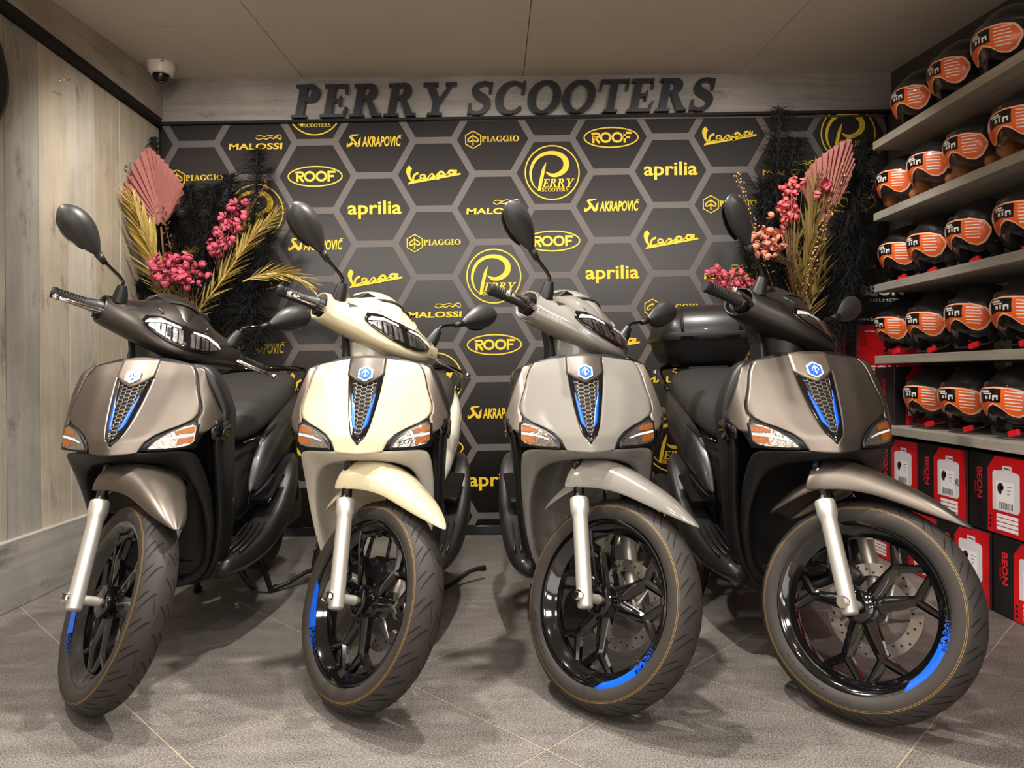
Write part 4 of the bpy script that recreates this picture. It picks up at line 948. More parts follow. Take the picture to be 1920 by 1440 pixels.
for t, px, py in PX:
    p = at(px, py, YBN)
    if t not in _lm:
        g = LOGOS[t](); dz = islands(g, -.00008); g.v = [(x, d_, y) for (x, y, z), d_ in zip(g.v, dz)]; _lm[t] = g.mesh('logo_print', False); _lm[t].materials.append(M_GOLD)
    # snap to the hexagon the logo sits in
    k, c = min(hexes.items(), key=lambda kv: (kv[1][0] - p.x) ** 2 + (kv[1][1] - p.z) ** 2)
    if c[1] > BZ1 - .03 and t != 'P': continue
    if not (BX0 + .1 < c[0] < BX1 - .12): continue
    me = _lm[t]
    if c[1] + .15 > BZ1:
        g = LOGOS[t](); out = MB()
        for f in g.f:
            q = [(g.v[i][0] + c[0], g.v[i][1] + c[1]) for i in f]; q = clip(q, lambda p_: BZ1 - .012 - p_[1])
            if len(q) >= 3: out.add([(x - c[0], 0, z - c[1]) for x, z in q], [tuple(range(len(q)))])
        if not out.f: continue
        me = out.mesh('logo_print', False); me.materials.append(M_GOLD)
    o = bpy.data.objects.new('logo_print', me); COL.objects.link(o); o.parent = ban; o.location = (c[0], -.0062, c[1]); o.rotation_euler = (0, -BTILT, 0)

# raised shop lettering on the fascia
sign = thing('shop_sign', 'raised black slab-serif letters reading PERRY SCOOTERS on timber fascia', 'sign', (0, 3.925, 2.30))
def place_word(s, px0, px1, py0, py1, h):
    p0, p1 = at(px0, py0, 3.925), at(px1, py1, 3.925)
    _, w = serif_text(s, 1, 0, .05, 1); total = p1.x - p0.x - .2 * h; sx = total / (w * h); x = 0
    ang = math.atan2(p1.z - p0.z, p1.x - p0.x)
    for ch in s:
        g, adv = serif_glyph(ch); me = MB()
        pts = [((a) * h * sx + .2 * b * h, b * h) for a, b, _ in g.v]
        n = len(pts); dz = islands(g, -.0008); me.v = [(a, -.020 + d_, b) for (a, b), d_ in zip(pts, dz)] + [(a, .012, b) for a, b in pts]
        me.f = list(g.f) + [tuple(i + n for i in f[::-1]) for f in g.f]
        ed = {}
        for f in g.f:
            for i in range(len(f)):
                e_ = (f[i], f[(i + 1) % len(f)]); ed[e_] = ed.get(e_, 0) + 1
        me.f += [(a, b, b + n, a + n) for (a, b) in ed if (b, a) not in ed]
        o = obj('letter', me, M_SIGN, sign, smooth=False); xx = x * h * sx
        o.location = (p0.x + xx * math.cos(ang), 0, p0.z - 2.30 + xx * math.sin(ang)); o.rotation_euler = (0, -ang, 0); x += adv + .05
place_word('PERRY', 547, 858, 223, 218, .178)
place_word('SCOOTERS', 874, 1352, 217, 209, .178)

# dome camera
dc_ = thing('security_camera', 'white dome security camera on the ceiling corner', 'camera', (-1.72, 3.70, ceilz(3.70)))
hb = MB().lathe([(.0, 0.0), (.066, 0), (.068, -.008), (.066, -.032), (.056, -.058), (.046, -.062), (.0, -.062)], 32, 'Z'); obj('housing', hb, M_CAMW, dc_, auto=35)
db = MB().lathe([(.044, -.060), (.043, -.072), (.036, -.088), (.022, -.099), (.0, -.102)], 28, 'Z'); obj('dome', db, M_GLOSS, dc_)
obj('lens', MB().sphere((.006, -.012, -.094), .009, 10, 8), M_CHROME, dc_)
obj('brand_mark', MB().box((.03, -.0605, -.012), (.022, .004, .004)), M_HEX, dc_, smooth=False)

# dark curved panel hung on the plank wall, cut by the picture's edge
hg = MB(); rows = []
for i in range(13):
    t = i / 12; z = 2.27 - .52 * t; yv = 2.64 + .075 * math.sin(PI * (t * 1.15 - .12)) * (1 if t > .1 else .4) - .02 * math.cos(5 * t)
    rows.append([(XL + .012, yv, z), (XL + .034, yv - .01, z), (XL + .04, yv - .05, z), (XL + .04, 2.30, z), (XL + .012, 2.30, z)])
hgo = obj('wall_panel', hg.loft(rows), M_BLK, sub=1); tag(hgo, 'black curvy-edged panel hanging high on the plank wall', 'panel')
hk = MB().tube([tuple(at(104, 151, 2.985) + Vector((.014, 0, 0))), tuple(at(124, 150, 3.02) + Vector((.016, 0, .0))), tuple(at(124, 146, 3.02) + Vector((.012, 0, .0)))], .0022, 6)
hk.v = [(max(x, XL - .004), y, z) for x, y, z in hk.v]
tag(obj('wall_hook', hk, M_CHROME), 'small bent wire hook in the plank wall', 'hook')
# clear cap lying on the floor
cp_ = MB().lathe([(.010, .0), (.0135, .002), (.014, .010), (.012, .013), (.0105, .010)], 20, 'Z'); co = obj('bottle_cap', cp_, M_GLASS); co.location = (.085, 3.23, .0); tag(co, 'small clear plastic cap lying on the floor tiles', 'cap')
# ================================================================ SHELVING, HELMETS, BOXES
M_SHELF = plank_mat('shelf_timber', rgb(178, 166, 148), rgb(138, 128, 114), 'Y', .06, knots=False)
M_HELM = mat('helmet_matt_black', rgb(30, 29, 29), .42, noise=.05, bump=.03, bscale=800)
M_HELMG = mat('helmet_gloss_black', rgb(16, 15, 15), .12, coat=.7, noise=.05)
M_LINB = mat('helmet_lining_black', rgb(22, 21, 21), .85, noise=.1, bump=.2, bscale=300)
M_LINT = mat('helmet_lining_tan', rgb(168, 106, 62), .55, noise=.15, nscale=30)
M_VIS = mat('visor_clear', rgb(120, 104, 104), .04, trans=.9, alpha=.45, coat=.5, noise=.02)
M_ORG = mat('sticker_orange', rgb(236, 98, 30), .4, coat=.4, noise=.03)
M_PEACH = mat('sticker_border', rgb(255, 196, 160), .4, coat=.3, noise=.02)
M_STKB = mat('sticker_black', rgb(18, 16, 16), .3, coat=.3, noise=.05)
M_STKW = mat('sticker_white', rgb(240, 234, 228), .35, coat=.3, noise=.03)
M_REDB = mat('buckle_red', rgb(206, 26, 40), .35, noise=.05)
M_CHARC = mat('chin_webbing', rgb(26, 25, 25), .8, noise=.1)
M_PIPE = mat('helmet_piping', rgb(96, 90, 88), .5, noise=.05)
SX0, SX1 = 1.755, 2.13
SHELF_Z = [.605, .926, 1.258, 1.590, 1.922]
names = ['lowest shelf board above the red boxes', 'second shelf board from the bottom holding helmets', 'middle shelf board holding helmets with red buckles', 'second shelf board from the top under tan-lined helmets', 'topmost shelf board under gloss black helmets']
for z, nm in zip(SHELF_Z, names):
    o = obj('shelf_board', MB().box((0, 0, 0), (SX1 - SX0, 4.1, .036)), M_SHELF, smooth=False, bevel=.002)
    o.location = ((SX0 + SX1) / 2, (3.52 if z < .7 else 3.36) - 2.05, z); tag(o, 'grey timber ' + nm, 'shelf', 'helmet shelves')
for yv in (3.06, 2.05):
    o = obj('shelf_post', MB().box((0, 0, 0), (.03, .07, 2.36)), M_SHELF, smooth=False, bevel=.002); o.location = (2.144, yv, 1.18)
    tag(o, 'upright timber post behind the helmet shelves' + (', near the far end' if yv > 3 else ', near the picture edge'), 'post')

HX, HY, HZ = .122, .142, .132
def sph(a, e, k=1.0):
    """helmet shell point: azimuth a (0 = front, -y), elevation e, degrees"""
    ca, sa, ce_, se_ = math.cos(R(a)), math.sin(R(a)), math.cos(R(e)), math.sin(R(e))
    return (HX * k * ce_ * sa, -HY * k * ce_ * ca, HZ * k * se_)
def hpatch(top, bot, k, n=4, m=20, thick=0):
    x0, x1 = top[0][0], top[-1][0]; rows = []
    for i in range(m + 1):
        a = x0 + (x1 - x0) * i / m; t = interp(a, [p[0] for p in top], [p[1] for p in top]); b = interp(a, [p[0] for p in bot], [p[1] for p in bot])
        rows.append([sph(a, b + (t - b) * j / n, k) for j in range(n + 1)])
    return MB().grid(rows)
def make_helmet():
    root = bpy.data.objects.new('helmet', None); COL.objects.link(root)
    mb = MB(); rings = []
    low = lambda a: interp(abs(a), [0, 40, 62, 80, 100, 140, 180], [16, 14, 4, -40, -58, -58, -46])
    for j in range(13):
        ring = []
        for i in range(40):
            a = -180 + 9 * i; e = 89.5 + (low(a) - 89.5) * j / 12
            x, y, z = sph(a, e)
            if e < -20: f = 1 + .0 * e; z = z * 1.06
            ring.append((x, y, z))
        rings.append(ring)
    mb.grid(rings, closed=True); mb.cap(rings[0])
    sh = obj('shell', mb, M_HELM, root, solid=.010, sub=1)
    # rim piping following the lower edge
    pp = [sph(-180 + 9 * i, low(-180 + 9 * i), 1.005) for i in range(41)]; pp = [(x, y, z * (1.06 if low(-180 + 9 * i) < -20 else 1)) for i, (x, y, z) in enumerate(pp)]
    obj('edge_piping', MB().tube(pp, .0035, 6), M_PIPE, sh)
    ln = MB(); rings = []
    for j in range(9):
        ring = []
        for i in range(32):
            a = -180 + 11.25 * i; l_ = low(a) - (6 if abs(a) > 62 else -6); e = 86 + (l_ - 86) * j / 8; x, y, z = sph(a, e, .90); ring.append((x, y, z * (1.08 if e < -20 else 1)))
        rings.append(ring)
    ln.grid(rings, closed=True); obj('lining', ln, M_LINB, root, solid=.012)
    for s in (1, -1):
        obj('cheek_pad', MB().sphere((s * .082, -.035, -.078), .040, 12, 8, (.62, 1.15, 1.15)), M_LINB, root)
        obj('visor_pivot', MB().tube([(s * .112, -.035, .015), (s * .128, -.035, .015)], [.022, .018], 16), M_HELMG, root, auto=40)
    VT = [(-78, 8), (-60, 18), (-30, 23), (0, 25), (30, 23), (60, 18), (78, 8)]
    VB = [(-78, 0), (-66, -30), (-50, -44), (-32, -48), (-16, -42), (0, -32), (16, -42), (32, -48), (50, -44), (66, -30), (78, 0)]
    vi = obj('visor', hpatch(VT, VB, 1.10, 6, 36), M_VIS, root, solid=.002)
    T0 = [(-56, -6), (-48, 7), (-28, 13), (0, 15), (28, 13), (48, 7), (56, -6)]; B0 = [(-56, -14), (-48, -28), (-36, -33), (-23, -29), (-11, -17), (0, -12), (11, -17), (23, -29), (36, -33), (48, -28), (56, -14)]
    stk = obj('sticker', hpatch(T0, B0, 1.117, 5, 36), M_PEACH, vi)
    T1 = [(a * .955, e - 2.4) for a, e in T0]; B1 = [(a * .955, e + 3) for a, e in B0]
    obj('sticker_field', hpatch(T1, B1, 1.122, 5, 36), M_ORG, stk)
    obj('sticker_block', hpatch([(-27, 10), (0, 12), (12, 11.5), (13, 11)], [(-27, -11), (-8, -7), (5, -9), (13, -9)], 1.127, 4, 12), M_STKB, stk)
    obj('sticker_block', hpatch([(-52, -2), (-45, 5), (-29, 9)], [(-52, -6), (-45, -9), (-29, -10)], 1.127, 4, 8), M_STKW, stk)
    wt = MB()
    for a0, a1, e0, e1 in ((-24, -6, 6, 9), (-20, -2, 3, 5), (-6, -3, -4, 2), (0, 3, -6, 2), (3, 9, -1, 2), (7, 9, -5, 2), (-14, -9, -4, 1)): wt.merge(hpatch([(a0, e1), (a1, e1)], [(a0, e0), (a1, e0)], 1.131, 1, 4))
    for q in range(6): wt.merge(hpatch([(19, 8 - 5 * q), (42 - 2 * (q % 2), 6 - 5 * q)], [(19, 6.4 - 5 * q), (42 - 2 * (q % 2), 4.4 - 5 * q)], 1.131, 1, 4))
    tag(obj('sticker_print', wt, M_STKW, stk), kind='stuff')
    sp_ = MB().tube([(.10, -.02, -.09), (.085, -.07, -.130), (.03, -.105, -.146), (-.04, -.10, -.146), (-.085, -.06, -.125), (-.10, -.02, -.09)], .009, 6, flat=.35); stp = obj('chin_strap', sp_, M_CHARC, root)
    obj('buckle', MB().box((.045, -.104, -.139), (.044, .018, .024), Matrix.Rotation(R(-18), 3, 'Y')), M_REDB, stp, smooth=False, bevel=.004)
    return root
helm0 = make_helmet()
rowsH = {4: [(3.22, ''), (2.94, ''), (2.665, '')], 3: [(3.36, ''), (3.11, ''), (2.845, ''), (2.58, '')], 2: [(3.35, ''), (3.11, ''), (2.835, ''), (2.56, '')], 1: [(3.385, ''), (3.12, ''), (2.85, ''), (2.58, '')], 0: [(3.13, ''), (2.88, ''), (2.62, '')]}
ordn = ['farthest', 'second farthest', 'third farthest', 'nearest']
hl_ = {4: ('gloss black helmet with orange sticker', 'topmost shelf'), 3: ('tan-lined black helmet with clear visor', 'second shelf from top'), 2: ('matt black helmet with orange sticker', 'middle shelf'), 1: ('black helmet with red buckle', 'second shelf from bottom'), 0: ('matt black dome helmet with orange sticker', 'lowest shelf')}
first = True
for lv, lst in rowsH.items():
    for n_, (yv, _) in enumerate(lst):
        h = helm0 if first else copy_tree(helm0); first = False
        zoff = .018 + .147
        h.location = (1.925 if lv else 1.915, yv, SHELF_Z[lv] + zoff); h.rotation_euler = (R(random.uniform(-2, 2)) + (R(4) if lv == 4 else 0), 0, R(-76 + random.uniform(-5, 5)))
        s = {4: .95, 3: .93, 2: .93, 1: .93, 0: .93}[lv]; h.scale = (s, s, s); h.location.z = SHELF_Z[lv] + .018 + .163 * s
        last = len(lst) - 1
        which = ordn[n_] if n_ < last else 'nearest'
        tag(h, '%s, %s on %s' % (hl_[lv][0], which, hl_[lv][1]), 'helmet', 'helmets on the shelves')
        tb = dict(shell=M_HELM, visor=M_VIS, lining=M_LINB, cheek_pad=M_LINB, buckle=M_REDB)
        if lv == 4: tb.update(shell=M_HELMG)
        if lv == 3: tb.update(lining=M_LINT, cheek_pad=M_LINT)
        if lv in (4, 3): tb['buckle'] = M_CHARC
        if tb: repaint(h, tb)

# ---- cartons
M_CARD = mat('carton_black', rgb(24, 22, 23), .45, noise=.08, nscale=12)
M_CARDR = mat('carton_red_print', rgb(196, 18, 26), .42, noise=.06, nscale=10)
M_LAB = mat('carton_label_white', rgb(214, 206, 208), .5, noise=.03)
M_LAB2 = mat('carton_sticker_white', rgb(236, 230, 228), .5, noise=.02)
M_INK = mat('carton_ink', rgb(40, 36, 38), .5, noise=.05)
M_LRED = mat('carton_red_letter', rgb(206, 30, 40), .4, noise=.05)
def face_obj(name, g, m, parent, d, off):
    """2-d art (x right, y up, metres from the face centre) on a face at distance d; off lifts the layers"""
    mb = MB(); mb.v = [(x, -d - off, y) for x, y, z in g.v]; mb.f = g.f; return obj(name, mb, m, parent, smooth=False)
def beon(w, h): return fit(font_text('BEON', 1, .03, 0, 1.3), w, h)
def helm_pic(g, cx, cy, r):
    poly(g, [(cx + r * .8 * math.cos(R(a)), cy + r * math.sin(R(a))) for a in range(40, 300, 20)]); poly(g, [(cx - r * .2, cy + r * .3), (cx + r * .75, cy + r * .55), (cx + r * .7, cy - r * .2), (cx + r * .1, cy - r * .2)])
def label_art(par, d, cx, cy, sc=1.0):
    s = sc; g = poly(MB(), [(cx + x * s, cy + y * s) for x, y in ((-.068, .06), (-.062, .068), (-.02, .072), (-.02, .088), (.022, .088), (.022, .072), (.052, .068), (.058, .06), (.058, -.05), (.048, -.062), (-.068, -.062))]); lb = face_obj('label', g, M_LAB, par, d, .0022)
    face_obj('sticker', poly(MB(), [(cx + x * s, cy + y * s) for x, y in ((-.05, .035), (.034, .035), (.034, -.058), (-.05, -.058))]), M_LAB2, lb, d, .003)
    k = MB(); helm_pic(k, cx - .028 * s, cy + .012 * s, .019 * s)
    x = -.036
    while x < .024:
        w = random.choice((.0018, .003, .0045)); poly(k, [(cx + x * s, cy - .032 * s), (cx + (x + w) * s, cy - .032 * s), (cx + (x + w) * s, cy - .054 * s), (cx + x * s, cy - .054 * s)]); x += w + .0028
    for q in range(3): poly(k, [(cx + .002 * s, cy + (.022 - .012 * q) * s), (cx + (.024 - .004 * q) * s, cy + (.022 - .012 * q) * s), (cx + (.024 - .004 * q) * s, cy + (.0205 - .012 * q) * s), (cx + .002 * s, cy + (.0205 - .012 * q) * s)])
    poly(k, [(cx - .012 * s, cy + .082 * s), (cx + .018 * s, cy + .080 * s), (cx + .018 * s, cy + .077 * s), (cx - .012 * s, cy + .079 * s)])
    tag(face_obj('label_print', k, M_INK, lb, d, .0036), kind='stuff')
    w = MB()
    for q in range(4): y = cy - (.072 + .014 * q) * s; poly(w, [(cx - .05 * s, y), (cx + .05 * s, y), (cx + .05 * s, y - .011 * s), (cx - .05 * s, y - .011 * s)])
    face_obj('size_strips', w, M_LAB2, par, d, .0022)
def carton(loc, dims, rz, label, style='side', mark=''):
    W_, D_, H_ = dims
    t = thing('helmet_box', label, 'box', loc, (0, 0, rz), 'helmet cartons')
    obj('carton', MB().box((0, 0, H_ / 2), (W_, D_, H_)), M_CARD, t, smooth=False, bevel=.004)
    holder = t; d = D_ / 2
    def lift(g): g.v = [(x, y + H_ / 2, z) for x, y, z in g.v]; return g
    if style == 'side':
        x0 = -W_ * .16; x1 = W_ / 2 - .003; y1 = H_ / 2 - .004
        rp = face_obj('red_panel', lift(poly(MB(), [(x0, -y1), (x1, -y1), (x1, y1), (x0 + .04, y1), (x0, y1 - .045)])), M_CARDR, t, d, .0012)
        g = beon(.115, .030); g.v = [(y - W_ * .30, -x + H_ / 2 + .03, 0) for x, y, z in g.v]; face_obj('brand_lettering', g, M_LRED, t, d, .0015)
        g = fit(font_text('HELMETS', 1, .01), .05, .008); g.v = [(y - W_ * .375, -x + H_ / 2 + .01, 0) for x, y, z in g.v]; face_obj('brand_lettering', g, M_LRED, t, d, .0015)
        cx = (x0 + x1) / 2; label_art(t, d, cx, H_ / 2 + .012, 1.08)
        g = MB()
        for q in range(3): poly(g, [(x0 + .008, H_ / 2 - .078 - .017 * q), (x0 + .02, H_ / 2 - .078 - .017 * q), (x0 + .02, H_ / 2 - .088 - .017 * q), (x0 + .008, H_ / 2 - .088 - .017 * q)])
        face_obj('size_marks', g, M_CARD, t, d, .002)
        if mark:
            g = fit(font_text(mark, 1, .01), .03, .026, cx + .052, H_ / 2 + .012); face_obj('pen_mark', g, M_INK, t, d, .0042)
    elif style == 'front_red' or style == 'front_black':
        if style == 'front_red':
            face_obj('red_panel', lift(poly(MB(), [(-W_ / 2 + .004, -H_ / 2 + .004), (W_ / 2 - .004, -H_ / 2 + .004), (W_ / 2 - .004, H_ / 2 - .004), (-W_ / 2 + .004, H_ / 2 - .004)])), M_CARDR, t, d, .0012)
            g = beon(.19, .042); g.v = [(x - W_ / 2 + .115, y + .045, 0) for x, y, z in g.v]; face_obj('brand_lettering', g, M_LAB2, t, d, .002)
            face_obj('rule_line', poly(MB(), [(-W_ / 2 + .04, H_ - .035), (W_ / 2 - .02, H_ - .035), (W_ / 2 - .02, H_ - .038), (-W_ / 2 + .04, H_ - .038)]), M_LAB2, t, d, .002)
        else:
            g = beon(.22, .052); g.v = [(x - W_ / 2 + .13, y + H_ * .60, 0) for x, y, z in g.v]; face_obj('brand_lettering', g, M_LAB2, t, d, .002)
            g = fit(font_text('HELMETS', 1, .0, 0, 1.3), .15, .015); g.v = [(x - W_ / 2 + .145, y + H_ * .42, 0) for x, y, z in g.v]; face_obj('brand_lettering', g, M_LAB2, t, d, .002)
            g = fit(font_text('www.beonhelmets.com', 1, 0), .25, .020); g.v = [(x - W_ / 2 + .135, y + .022, 0) for x, y, z in g.v]; face_obj('web_address', g, M_LAB2, t, d, .002)
    elif style == 'shelf':
        x0 = -W_ / 2 + .052
        face_obj('red_panel', lift(poly(MB(), [(x0, -H_ / 2 + .003), (W_ / 2 - .003, -H_ / 2 + .003), (W_ / 2 - .003, H_ / 2 - .004), (x0 + .035, H_ / 2 - .004), (x0, H_ / 2 - .06)])), M_CARDR, t, d, .0012)
        g = beon(.09, .022); g.v = [(x + x0 + .055, y + .055, 0) for x, y, z in g.v]; face_obj('brand_lettering', g, M_LAB2, t, d, .002)
        g = fit(font_text('www.beonhelmets.com', 1, 0), .12, .008); g.v = [(x + x0 + .12, y + H_ - .05, 0) for x, y, z in g.v]; face_obj('web_address', g, M_LAB2, t, d, .002)
        # side facing the aisle carries the upright brand
        g = beon(.12, .026); mb = MB(); mb.v = [(-W_ / 2 - .0015, -y + .0, -x + H_ / 2 + .02) for x, y, z in g.v]; mb.f = g.f; obj('brand_lettering', mb, M_LRED, t, smooth=False)
    return t
# two tiers on the floor under the lowest shelf, faces towards the aisle
wv = .315
for k, yc in enumerate((3.22, 2.90, 2.575, 2.25)):
    carton((1.78 + .14, yc, .286), (wv - .004, .28, .284), R(-90), ('upper-row red and black helmet box, %s from the back wall' % ('first', 'second', 'third', 'fourth')[k]) + (', marked XL' if k == 1 else ''), 'side', 'XL' if k == 1 else '')
for k, yc in enumerate((3.42, 3.09, 2.77, 2.445, 2.12)):
    carton((1.78 + .14, yc, 0), (wv - .004, .28, .282), R(-90), 'floor-row red and black helmet box, %s from the back wall' % ('first', 'second', 'third', 'fourth', 'fifth')[k], 'side')
# a box on the lowest shelf and the tall stack in the corner
carton((1.970, 3.40, SHELF_Z[0] + .018), (.30, .17, .27), R(0), 'red and black helmet box standing on the lowest shelf behind helmets', 'shelf')
for k, (st_, nm) in enumerate((('front_red', 'lowest red helmet box in the corner stack'), ('front_red', 'second red helmet box up the corner stack'), ('front_red', 'third red helmet box up the corner stack'), ('front_red', 'topmost red box, directly under the black one'), ('front_black', 'black helmet box on top of the corner stack'))):
    carton((1.975, 3.78, .279 * k), (.33, .28, .276), 0, nm, st_)
for k in range(4):
    carton((1.665, 3.825, .285 * k), (.27, .19, .282), 0, 'labelled helmet box in narrow stack by the flowers, %s from the floor' % ('first', 'second', 'third', 'fourth')[k], 'side')
# ================================================================ DRIED FLOWER ARRANGEMENTS
M_PLUME = mat('black_plume', rgb(9, 9, 10), .85, noise=.2, nscale=20, sheen=.05)
M_FAN = mat('rose_palm', rgb(166, 108, 100), .55, noise=.2, nscale=60)
M_FGOLD = mat('gold_palm', rgb(202, 178, 104), .36, metal=.25, noise=.2, nscale=20, rnd=.15)
M_FOLIVE = mat('olive_palm', rgb(126, 104, 56), .5, metal=.15, noise=.2, nscale=20, rnd=.18)
M_PINK = mat('pink_blossom', rgb(186, 74, 94), .6, noise=.2, nscale=60, rnd=.18)
M_CORAL = mat('coral_blossom', rgb(206, 92, 94), .6, noise=.2, nscale=60, rnd=.15)
M_PEACHF = mat('peach_blossom', rgb(216, 132, 106), .6, noise=.2, nscale=60, rnd=.14)
M_STEM = mat('dry_stem', rgb(110, 82, 52), .7, noise=.1)
M_BERRY = mat('gold_bead', rgb(196, 150, 96), .35, metal=.4, noise=.1)
M_BERRYD = mat('dark_bead', rgb(120, 70, 54), .4, metal=.2, noise=.1)
M_VASE = mat('black_vase', rgb(22, 21, 21), .35, noise=.05)
rg_ = random.Random(11)
def plume(par, pts, width, n=520, droop=.35, yc=(0, 9)):
    """feathery plume along a curve: fine barbs that sweep up and droop at their ends"""
    c = [Vector(p) for p in spline([tuple(p) for p in pts], 8)]; N = len(c); mb = MB(); mb.tube(c, [.004 * (1 - .8 * i / (N - 1)) for i in range(N)], 5)
    for k in range(n):
        t = .06 + .94 * (k + rg_.random()) / n; i = min(int(t * (N - 1)), N - 2); p = c[i].lerp(c[i + 1], t * (N - 1) - i); ax = (c[i + 1] - c[i]).normalized()
        a = rg_.uniform(0, 2 * PI); side = Vector((math.cos(a), .32 * math.sin(a), .2 * math.sin(a))); side = (side - ax * side.dot(ax)); side = side.normalized() * (.35 + .65 * abs(math.cos(a)))
        prof = math.sin(PI * min(1, .14 + t * .78)) ** .6; ln_ = width * prof * rg_.choice((.35, .6, .8, 1.0, 1.0, 1.25)) * rg_.uniform(.8, 1.15); up = rg_.uniform(.1, 1.25)
        w = rg_.uniform(.0012, .0030); P_ = []; cu = rg_.uniform(-.35, .35); dr = droop * rg_.uniform(.4, 2.2)
        for q in range(5):
            s = q / 4; P_.append(p + side * ln_ * (s ** .8) + ax * ln_ * up * (s - .4 * s * s) + Vector((cu * ln_ * s * s, 0, -dr * ln_ * s ** 2.3)))
            P_[-1].y = min(max(P_[-1].y, yc[0]), yc[1])
        wd = ax.cross(side).normalized() * w; rows = [[P_[q] - wd * (1 - .8 * q / 4), P_[q] + wd * (1 - .8 * q / 4)] for q in range(5)]; mb.grid(rows)
    return obj('plume', mb, M_PLUME, par, smooth=False)
def leaf_mesh(w):
    mb = MB(); rows = []
    for i in range(6):
        t = i / 5; ww = w * math.sin(PI * min(.98, .12 + t * .86)) ; rows.append([(-ww, t * .0 - .12 * t * t, t), (0, .018 * (1 - t) - .12 * t * t, t), (ww, -.12 * t * t, t)])
    return mb.grid(rows).mesh('leaflet')
def frond(par, pts, m, length, n=34, spread=50, w=.045, t0=.12, name='palm_frond'):
    c = [Vector(p) for p in spline([tuple(p) for p in pts], 8)]; N = len(c); st = obj(name, MB().tube(c, [.0045 * (1 - .7 * i / (N - 1)) for i in range(N)], 6), m, par)
    lm = leaf_mesh(w); lm.materials.append(m)
    for k in range(n):
        t = t0 + (1 - t0) * k / (n - 1); i = min(int(t * (N - 1)), N - 2); p = c[i].lerp(c[i + 1], t * (N - 1) - i); ax = (c[i + 1] - c[i]).normalized(); s = 1 if k % 2 else -1
        sd = ax.cross(Vector((0, 1, 0))).normalized() * s; an = R(spread * (1 - .55 * t) + rg_.uniform(-9, 9)); d = (ax * math.cos(an) + sd * math.sin(an) + Vector((0, rg_.uniform(-.35, .15), 0))).normalized()
        o = bpy.data.objects.new('leaflet', lm); COL.objects.link(o); o.parent = st; L_ = length * (.62 + .5 * math.sin(PI * (.15 + .8 * t))) * rg_.uniform(.8, 1.12)
        q = d.to_track_quat('Z', 'Y'); o.rotation_euler = (q @ Euler((0, 0, rg_.uniform(-.8, .8))).to_quaternion()).to_euler(); o.location = p; o.scale = (L_, L_, L_)
    return st
def fan(par, pivot, rays, y, name='palm_fan'):
    ends = [at(px, py, y) for px, py in rays]; P0 = at(*pivot, y); fine = spline([tuple(e) for e in ends], 4); mb = MB(); rows = []
    for i, e in enumerate(fine):
        e = Vector(e); j = .014 if i % 2 else -.014; d = e - P0
        rows.append([P0 + d * .06 + Vector((0, j * .1, 0)), P0 + d * .4 + Vector((0, j * .5, 0)), P0 + d * .75 + Vector((0, j - .02, 0)), P0 + d * (1.0 if i % 2 else .975) + Vector((0, j - .045, 0))])
    o = obj(name, mb.grid(rows), M_FAN, par, smooth=False, solid=.0012)
    obj('stem', MB().tube([P0, P0 + Vector((.01, .02, -.25))], .005, 6), M_STEM, o); return o
def blossom_mesh():
    mb = MB()
    for k in range(3):
        rows = []
        for i in range(5):
            v = i / 4; row = []
            for j in range(5):
                u = -1 + 2 * j / 4; th = R(120 * k + 54 * u * math.sin(PI * (.16 + .70 * v))); ph = PI * (.05 + .60 * v); r_ = 1 + .22 * (1 - u * u) * v * v + .10 * rg_.uniform(-1, 1)
                row.append((r_ * math.sin(ph) * math.cos(th), r_ * math.sin(ph) * math.sin(th), -r_ * math.cos(ph) * 1.05))
            rows.append(row)
        mb.grid(rows)
    return mb.mesh('blossom')
BLM = [blossom_mesh() for _ in range(3)]
def spray(par, base, spots, y, m, r=.0225, name='flower_spray'):
    """spots: (px, py) of the blossoms; stems run back to the base"""
    B0 = at(*base, y + .03); mb = MB(); pts = [at(px, py, y + rg_.uniform(-.05, .04)) for px, py in spots]
    for p in pts[::2]:
        mid = p.lerp(B0, .5) + Vector((0, .01, -.015)); mb.tube([p, mid, B0], [.0012, .0016, .002], 4)
    st = obj(name, mb, M_STEM, par)
    for p in pts:
        me = rg_.choice(BLM); o = bpy.data.objects.new('blossom', me); COL.objects.link(o); o.parent = st; o.location = p; s = r * rg_.uniform(.8, 1.15); o.scale = (s, s, s); o.rotation_euler = [rg_.uniform(0, 6.28) for _ in range(3)]
        if not me.materials: me.materials.append(M_PINK)
        o.material_slots[0].link = 'OBJECT'; o.material_slots[0].material = m
    return st
def cluster(cx, cy, rx, ry, n, tilt_=0, seed=0):
    r_ = random.Random(seed); out = []
    while len(out) < n:
        u, v = r_.uniform(-1, 1), r_.uniform(-1, 1)
        if u * u + v * v > 1: continue
        c, s = math.cos(R(tilt_)), math.sin(R(tilt_)); x, y = cx + rx * u * c - ry * v * s, cy + rx * u * s + ry * v * c
        if all((x - a) ** 2 + (y - b) ** 2 > 95 for a, b in out) or r_.random() < .12: out.append((x, y))
    return out
def sprig(par, pts, y, m, n=22, w=.03, name='berry_sprig'):
    c = [Vector(p) for p in spline([tuple(at(px, py, y)) for px, py in pts], 8)]; N = len(c); mb = MB().tube(c, .0016, 5); bd = MB()
    for k in range(n):
        t = k / (n - 1) * .9 + .02; i = min(int(t * (N - 1)), N - 2); p = c[i]; e = p + Vector((rg_.uniform(-w, w), rg_.uniform(-.02, .02), rg_.uniform(-.012, .016))); mb.tube([p, e], .0007, 3); bd.sphere(e, rg_.uniform(.0038, .0055), 6, 5)
    o = obj(name, mb, M_STEM, par); tag(obj('bead', bd, m, o), kind='stuff'); return o
